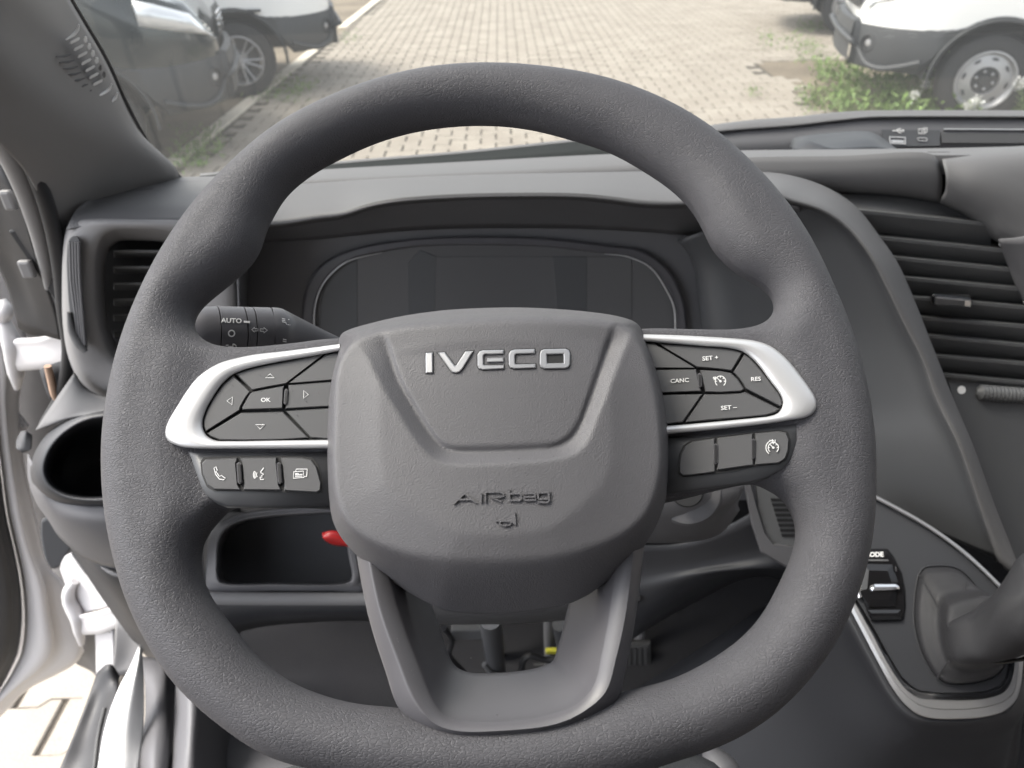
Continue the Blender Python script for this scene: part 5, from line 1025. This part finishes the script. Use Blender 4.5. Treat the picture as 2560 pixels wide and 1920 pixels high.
sv_, sf_ = stone(); sme = bpy.data.meshes.new('paver'); sme.from_pydata([tuple(v) for v in sv_], [], sf_); sme.materials.append(M['paver']); sme.update()
pitch = a_s + b_s
cells = []
soilf = lambda x, y: (x > 2.15 + .1 * math.sin(y * 9) and 5.62 < y < 6.1 + .12 * math.sin(x * 3)) or (x > 3.0 + .15 * math.sin(y * 4) and 6.0 < y < 9.5)
for j in range(0, int(24 / pitch)):
    y = .5 + j * pitch
    for i in range(-26, 34):
        x = .05 + i * Ls + (Ls / 2 if j % 2 else 0)
        if y > 3 and x < kx(y) + .14: continue
        if soilf(x, y): continue
        if y > 13 and abs(x) > 7: continue
        cells.append((x, y))
def inview(x, y):
    q = R3.T @ (np.array([x, y, 0]) - CAM)
    if q[2] > 0: return None
    return 1280 + q[0] / -q[2] * FPX, 960 - q[1] / -q[2] * FPX
near, rest = [], []
for c_ in cells:
    uv = inview(*c_); ok = False
    if uv:
        u, v = uv
        if -60 < u < 300 and 1600 < v < 2000: near.append((-10, c_)); ok = True
        elif 380 < u < 2250 and -20 < v < 420 and not (v > 330 and u > 1300): near.append((math.hypot(*c_), c_)); ok = True
    if not ok: rest.append(c_)
near.sort(key=lambda t: t[0]); rest += [c_ for _, c_ in near[290:]]; near = near[:290]
for _, (x, y) in near:
    o = bpy.data.objects.new('paver', sme); COL.objects.link(o); o.parent = gnd
    o.location = (x + rng.uniform(-.0015, .0015), y + rng.uniform(-.0015, .0015), rng.uniform(-.004, 0)); o.rotation_euler = (rng.uniform(-.008, .008), rng.uniform(-.008, .008), rng.uniform(-.006, .006))
rs = np.array(rest); off = np.c_[rs, np.random.default_rng(3).uniform(-.005, 0, len(rs))]
keep = np.r_[12:36]
vv = (sv_[None, :, :] + off[:, None, :]).reshape(-1, 3)
ff = []
for k in range(len(rs)):
    b_ = k * 36
    ff += [tuple(b_ + i for i in f) for f in sf_]
po_ = mk('paving', vv, ff, 'paver', None, smooth=False); po_['kind'] = 'stuff'; po_.parent = gnd
# soil strips, kerb
def ysheet(name, pts, z, m, kind='structure'):
    o = mk(name, [(x, y, z) for x, y in pts], [tuple(range(len(pts)))], m, None, smooth=False); o['kind'] = kind; return o
ysheet('soil', [(kx(y) + .08, y) for y in (2.5, 8, 20, 40)] + [(-30, 40), (-30, 2.5)], -.003, 'soil')
ysheet('soil', [(2.9, 6.3), (12, 6.3), (12, 9.5), (2.95, 9.5)], -.006, 'soil')
ke = empty('kerb', (kx(6), 6, 0), 'pale concrete edging strip crossing the yard at the left of the paving', 'kerb')
for k in range(26):
    y = 3.2 + k * .6; x0_, x1_ = kx(y), kx(y + .585); dx = .07
    vs = [(x0_ - dx, y, .012), (x0_ + dx, y, .012), (x1_ + dx, y + .585, .012), (x1_ - dx, y + .585, .012)]
    vs = vs + [(a, b, -.05) for a, b, c in vs]
    if rng.random() < .12: continue
    mk('kerb_stone', vs, [(0,1,2,3),(4,5,1,0),(5,6,2,1),(6,7,3,2),(7,4,0,3)], 'kerb', ke, smooth=False, bev=.006)
# ------------------------------------------------------------ vans
def van(name, label, hub, heading, left_side, bm_, wheel_kind, grp='vans parked in the yard'):
    hd = np.array([math.cos(math.radians(heading)), math.sin(math.radians(heading)), 0]); lf_ = np.array([-hd[1], hd[0], 0])
    W2 = 1.0; s = 1 if left_side else -1
    org = np.array([hub[0], hub[1], 0]) - lf_ * s * (W2 - .06)
    T = lambda x, y, z: org + hd * x + lf_ * y + np.array([0, 0, z])
    mtx = Matrix(((hd[0], lf_[0], 0, org[0]), (hd[1], lf_[1], 0, org[1]), (0, 0, 1, 0), (0, 0, 0, 1)))
    e = empty(name, (0, 0, 0), label, 'van', grp, m=mtx)
    def hw(x): return W2 * (1 if x < .35 else max(.45, (1 - ((x - .35) / .78) ** 2.2) ** .5))
    def zt(x):
        return float(np.interp(x, [-4.5, -1.0, -.35, .45, .85, 1.0], [2.45, 2.42, 1.95, 1.30, 1.12, .86]))
    def zb(x): return (.36 + math.sqrt(max(0, .47 ** 2 - x * x))) if abs(x) < .47 else .50
    X_ = [-4.4, -3, -2, -1.2, -.8] + list(np.linspace(-.47, .47, 15)) + [.6, .72, .82, .9, .96, 1.0]
    def sect(x, prof):
        h_ = hw(x); t = zt(x); z0 = max(zb(x), .50)
        lo = max(.74, z0)
        if x > .96: pass
        q = [(h_, lo), (h_ * 1.0, lo + (t - lo) * .25), (h_ * .99, lo + (t - lo) * .5), (h_ * .965, lo + (t - lo) * .75), (h_ * .90, t - .05 * (t - lo)), (h_ * .7, t), (0, t + .02)]
        return q
    g_ = []
    for x in X_:
        q = sect(x, 0); q = [(a, b) for a, b in q] + [(-a, b) for a, b in q[-2::-1]]
        g_.append([T(x, a, b) for a, b in q])
    n = len(g_[0])
    mk('body', np.array(g_).reshape(-1, 3), gridf(len(g_), n) + [tuple((len(g_) - 1) * n + i for i in range(n))], bm_, e, ang=30)
    # sills and bumper in dark plastic
    g_ = []
    for x in [-4.4, -3, -1.2, -.55] + list(np.linspace(-.47, .47, 15)) + [.55, .7, .82, .92, 1.0, 1.05]:
        h_ = hw(min(x, 1.0)) * (1.0) + .018; z0 = zb(x)
        if x > .5: z0 = .40 + .04 * 0
        top_ = max(.76, z0 + .03)
        g_.append([T(x, s2 * a, b) for s2, rng_ in ((1, [0, .15, .85, 1]),) for t in rng_ for a, b in [(h_ - (.03 if t in (0, 1) else 0), z0 + (top_ - z0) * t)]])
    for sd_ in (1, -1):
        gg = [[p if sd_ == 1 else p - 2 * lf_ * ((p - org) @ lf_) for p in r] for r in g_]
        mk('cladding', np.array(gg).reshape(-1, 3), gridf(len(gg), 4), 'bumper', e, ang=40)
    fx = []
    for yy in np.linspace(-.52, .52, 9):
        x = 1.05 + .04 * (1 - (yy / .52) ** 2); fx.append([T(x - .05, yy, .765), T(x, yy, .75), T(x + .01, yy, .62), T(x, yy, .43), T(x - .08, yy, .40)])
    mk('bumper', np.array(fx).reshape(-1, 3), gridf(9, 5), 'bumper', e, ang=40)
    fx = []
    for yy in np.linspace(-.44, .44, 7):
        x = 1.02 + .03 * (1 - (yy / .44) ** 2); fx.append([T(x - .02, yy, 1.06), T(x, yy, 1.0), T(x + .01, yy, .88), T(x, yy, .84)])
    mk('grille', np.array(fx).reshape(-1, 3), gridf(7, 4), 'rubber', e)
    for k in range(4): mk('grille_bar', [T(1.035, -.40, .88 + k * .04), T(1.062, 0, .88 + k * .04), T(1.035, .40, .88 + k * .04), T(1.035, .40, .895 + k * .04), T(1.062, 0, .895 + k * .04), T(1.035, -.40, .895 + k * .04)], [(0,1,4,5),(1,2,3,4)], 'chrome' if bm_ == 'darkpaint' else 'bumper', e, sol=.01)
    # skid lip and lamps at both front corners
    for sd_ in (1, -1):
        xs_ = np.array([.55, .7, .82, .92, 1.0, 1.06]); ys_ = np.array([hw(min(x, 1.0)) + .03 for x in xs_]); zs_ = np.array([.50, .45, .42, .44, .55, .60])
        tube('bumper_lip', [T(x, sd_ * y_, z) for x, y_, z in zip(xs_, ys_, zs_)] + [T(1.10, sd_ * .3, .62), T(1.11, 0, .62)], .024, 'bumper', e, n=8)
        c1_ = T(.93, sd_ * (hw(.93) + .012), .60); nr = (T(1.35, sd_ * (hw(.93) + .45), .60) - c1_); nr = nr / np.linalg.norm(nr)
        lathe('fog_lamp', c1_ - nr * .02, c1_ + nr * .03, [(0, .075), (.03, .075), (.034, .065), (.02, .06), (.018, .001)], 'rubber', e, n=20)
        lathe('lamp_lens', c1_ - nr * .01, c1_ + nr * .03, [(0, .028), (.018, .026), (.022, .001)], 'alloy', e, n=16)
        hl = []
        for x in (.50, .62, .74, .84, .92, .97):
            h_ = hw(x) * .985 + .006; lo_ = .90 + (.97 - x) * .28; hi_ = min(zt(x) - .06, lo_ + .16)
            hl.append([T(x + .006, sd_ * h_, lo_), T(x + .012, sd_ * (h_ + .008), (lo_ + hi_) / 2), T(x + .006, sd_ * h_ * .985, hi_)])
        mk('headlight', np.array(hl).reshape(-1, 3), gridf(6, 3), 'lens', e, sol=.01)
        # arch lip and wheel well
        ap = [T(.47 * math.cos(a), sd_ * (W2 + .015), .36 + .47 * math.sin(a)) for a in np.linspace(-.1, math.pi + .1, 16)]
        tube('arch_lip', ap, .014, 'bumper', e, n=8, k=2)
        wv = [T(.5 * math.cos(a), sd_ * yy, .36 + .5 * math.sin(a)) for yy in (W2 - .01, W2 - .45) for a in np.linspace(0, math.pi, 12)]
        mk('wheel_well', wv, gridf(2, 12), 'void', e)
        for wx_ in (0, -3.2):
            c_ = T(wx_, sd_ * (W2 - .06), .36); ax = lf_ * sd_
            w_ = lathe('wheel', c_ - ax * .20, c_ + ax, [(0, .20), (0, .33), (.02, .355), (.05, .362), (.17, .362), (.205, .350), (.225, .31), (.222, .245), (.20, .235)], 'tyre', e, n=48, cap=False)
            if wheel_kind == 'steel':
                lathe('rim', c_ - ax * .20, c_ + ax, [(.20, .238), (.226, .236), (.228, .224), (.21, .212), (.19, .20), (.20, .15), (.205, .11), (.17, .105), (.165, .001)], 'alloy', w_, n=48, cap=False)
                up = np.array([0, 0, 1.])
                for k in range(8):
                    a = k * math.pi / 4 + .2; cc_ = c_ + hd * math.cos(a) * .172 + up * math.sin(a) * .172 + ax * .001
                    tx = -hd * math.sin(a) + up * math.cos(a); rx = hd * math.cos(a) + up * math.sin(a)
                    pts = [cc_ + tx * .028 * math.cos(t) + rx * .012 * math.sin(t) + ax * .002 for t in np.linspace(0, 6.28, 12)[:-1]]
                    mk('rim_hole', pts, [tuple(range(11))], 'void', w_, smooth=False)
                lathe('hub', c_ - ax * .20, c_ + ax, [(.12, .118), (.172, .116), (.176, .10), (.172, .05), (.19, .045), (.19, .001)], 'bumper', w_, n=32, cap=False)
                for k in range(6):
                    a = k * math.pi / 3 + .3; cc_ = c_ - ax * .024 + (hd * math.cos(a) + up * math.sin(a)) * .07
                    lathe('wheel_nut', cc_, cc_ + ax, [(0, .014), (.012, .013), (.016, .004)], 'alloy', w_, n=6)
            else:
                lathe('rim', c_ - ax * .20, c_ + ax, [(.10, .20), (.20, .238), (.226, .236), (.228, .224), (.21, .216), (.16, .21)], 'alloy', w_, n=48, cap=False)
                lathe('hub_cap', c_ - ax * .20, c_ + ax, [(.15, .09), (.205, .05), (.21, .001)], 'alloy', w_, n=24, cap=False)
                mk('disc', [c_ - ax * .06 + (hd * math.cos(t) + np.array([0, 0, 1]) * math.sin(t)) * .2 for t in np.linspace(0, 6.28, 25)[:-1]], [tuple(range(24))], 'void', w_)
                for k in range(12):
                    a = k * math.pi / 6 + (.16 if k % 2 else 0); d_ = hd * math.cos(a) + np.array([0, 0, 1]) * math.sin(a)
                    tube('spoke', [c_ + d_ * .03, c_ + d_ * .13 + ax * .0, c_ + d_ * .222 + ax * .01], [.012, .009, .010], 'alloy', w_, n=6)
    # windscreen, side glass, door line
    mk('windshield', [T(.38, -.80, 1.37), T(.38, .80, 1.37), T(-.36, .76, 1.985), T(-.36, -.76, 1.985)], [(0,1,2,3)], 'screen', e, smooth=False, sol=.01)
    for sd_ in (1, -1):
        mk('side_window', [T(-.15, sd_ * 1.004, 1.45), T(-1.1, sd_ * 1.004, 1.42), T(-1.1, sd_ * .975, 2.1), T(-.55, sd_ * .97, 2.08)], [(0,1,2,3)], 'screen', e, smooth=False)
        tube('door_gap', [T(-.52, sd_ * 1.003, .85), T(-.50, sd_ * 1.003, 1.40)], .004, 'gap', e, n=6)
    # underbody
    box_v = [T(x, y, z) for x in (-4.3, .6) for y in (-.7, .7) for z in (.42, .74)]
    mk('underbody', box_v, [(0,1,3,2),(4,6,7,5),(0,4,5,1),(2,3,7,6),(0,2,6,4),(1,5,7,3)], 'void', e, smooth=False)
    return e
h = PZ(2462, 202, .36); print('hubR', h.round(2))
van('parked_van', 'white van at the far right with silver steel wheel behind the weeds', h, 166, True, 'white', 'steel')
h = PZ(600, 152, .36); print('hubL', h.round(2))
van('parked_van', 'white van at the left with silver multi spoke wheel, behind the dark one', h, 17, False, 'white', 'alloy')
h = PZ(232, 318, .36); print('hubD', h.round(2))
van('parked_van', 'dark grey van with chrome front nearest at the left, partly behind the pillar', h, 17, False, 'darkpaint', 'alloy')
h = PZ(2128, 14, .36); print('hubF', h.round(2))
van('parked_van', 'dark van farthest right whose bumper reaches the top edge', h, 166, True, 'darkpaint', 'steel')
# ------------------------------------------------------------ weeds
nr_ = np.random.default_rng(11)
def leaves(pts, size, m, name, kind='stuff', up=.5, asp=.35):
    vs, fs = [], []
    for p, s_ in zip(pts, size):
        a = nr_.uniform(0, 2 * math.pi); tl = nr_.uniform(.1, 1.2)
        d1 = np.array([math.cos(a) * math.cos(tl), math.sin(a) * math.cos(tl), math.sin(tl)]); d2 = np.cross(d1, [0, 0, 1.]) ; d2 /= np.linalg.norm(d2) + 1e-9
        d3 = np.cross(d2, d1); b = len(vs)
        vs += [p, p + d1 * s_ * .45 + d2 * s_ * asp * .5 + d3 * s_ * .08, p + d1 * s_ - d3 * s_ * .1, p + d1 * s_ * .45 - d2 * s_ * asp * .5 + d3 * s_ * .08]
        fs += [(b, b + 1, b + 2), (b, b + 2, b + 3)]
    return mk(name, vs, fs, m, None, smooth=False)
def clump(u0, u1, v0, v1, n, hmax, size, name='weeds'):
    P_ = []; S_ = []
    for _ in range(n):
        u, v = nr_.uniform(u0, u1), nr_.uniform(v0, v1); q = PZ(u, v, 0)
        w_ = nr_.uniform(0, 1); P_.append(q + [nr_.normal(0, .04), nr_.normal(0, .04), hmax * w_ ** 1.3 * nr_.uniform(.4, 1)]); S_.append(size * nr_.uniform(.5, 1.3))
    return P_, S_
wp, wsz = [], []
for c_ in [(2040,2140,165,215,420,.16,.07),(2080,2330,190,300,1700,.20,.08),(2000,2120,225,285,500,.10,.06),(2200,2420,230,330,1200,.24,.09),(1900,2030,85,130,260,.08,.05),(2000,2080,60,80,160,.10,.05),(1990,2060,120,170,200,.14,.05),
           (2420,2560,240,320,700,.16,.08),(700,790,200,240,160,.10,.06),(620,760,220,260,240,.08,.05),(440,560,330,400,260,.10,.06),(430,520,380,430,160,.08,.06),(850,900,80,110,60,.07,.05),(1870,1900,225,250,50,.06,.05)]:
    a, b = clump(*(c_[:4] + (int(c_[4] * .7),) + c_[5:])); wp += a; wsz += b
o = leaves(wp, wsz, 'leaf', 'weeds'); tag(o, kind='stuff'); o['label'] = 'low green weeds growing between the pavers and around the parked vans'; o['category'] = 'weeds'
def tall(u, v, top_v, lab, flowers=False, u2=None):
    b_ = PZ(u, v, 0); D_ = b_[1]
    t_ = P(u2 or u, top_v, D_ - .02)
    e = empty('tall_weed', tuple(b_), lab, 'plant', 'tall weeds in front of the right van')
    md = (b_ + t_) / 2 + [.02, 0, 0]
    tube('stem', [b_, md, t_], [.006, .004, .002], 'leafy', e, n=6)
    vs, fs = [], []
    for k in range(46):
        w_ = .12 + .88 * k / 45; p = b_ * (1 - w_) + t_ * w_; a = k * 2.4; s_ = .085 * (1.15 - w_ * .55)
        d1 = np.array([math.cos(a) * .85, math.sin(a) * .85, .45]); d2 = np.cross(d1, [0, 0, 1.]); d2 /= np.linalg.norm(d2); q = len(vs)
        vs += [p, p + d1 * s_ * .4 + d2 * s_ * .16, p + d1 * s_ - [0, 0, s_ * .1], p + d1 * s_ * .4 - d2 * s_ * .16]; fs += [(q, q + 1, q + 2), (q, q + 2, q + 3)]
    mk('leaves', vs, fs, 'leafy', e, smooth=False)
    if flowers:
        vs, fs = [], []
        for k in range(70):
            c_ = t_ + nr_.normal(0, .02, 3) + [0, 0, .01]; q = len(vs); s_ = .011
            a = nr_.normal(0, 1, 3); a /= np.linalg.norm(a); b2 = np.cross(a, [.3, .5, .8]); b2 /= np.linalg.norm(b2)
            vs += [c_ + a * s_, c_ + b2 * s_, c_ - a * s_, c_ - b2 * s_]; fs.append((q, q + 1, q + 2, q + 3))
        mk('flower_head', vs, fs, 'petal', e, smooth=False)
tall(2350, 300, 132, 'tallest leafy weed just left of the right van wheel', u2=2372)
tall(2180, 290, 215, 'white flowering weed between the grass clump and the tallest weed', True, u2=2314)
tall(2270, 310, 240, 'short weed with small white flowers at the dash edge, left of the others', True, u2=2285)
tall(2450, 330, 255, 'white flowered weed directly below the right van wheel rim', True, u2=2442)
tall(2425, 330, 268, 'small white flowered weed left below the wheel rim', True, u2=2420)
tall(2550, 320, 212, 'white flowered weed at the right picture edge', True, u2=2552)
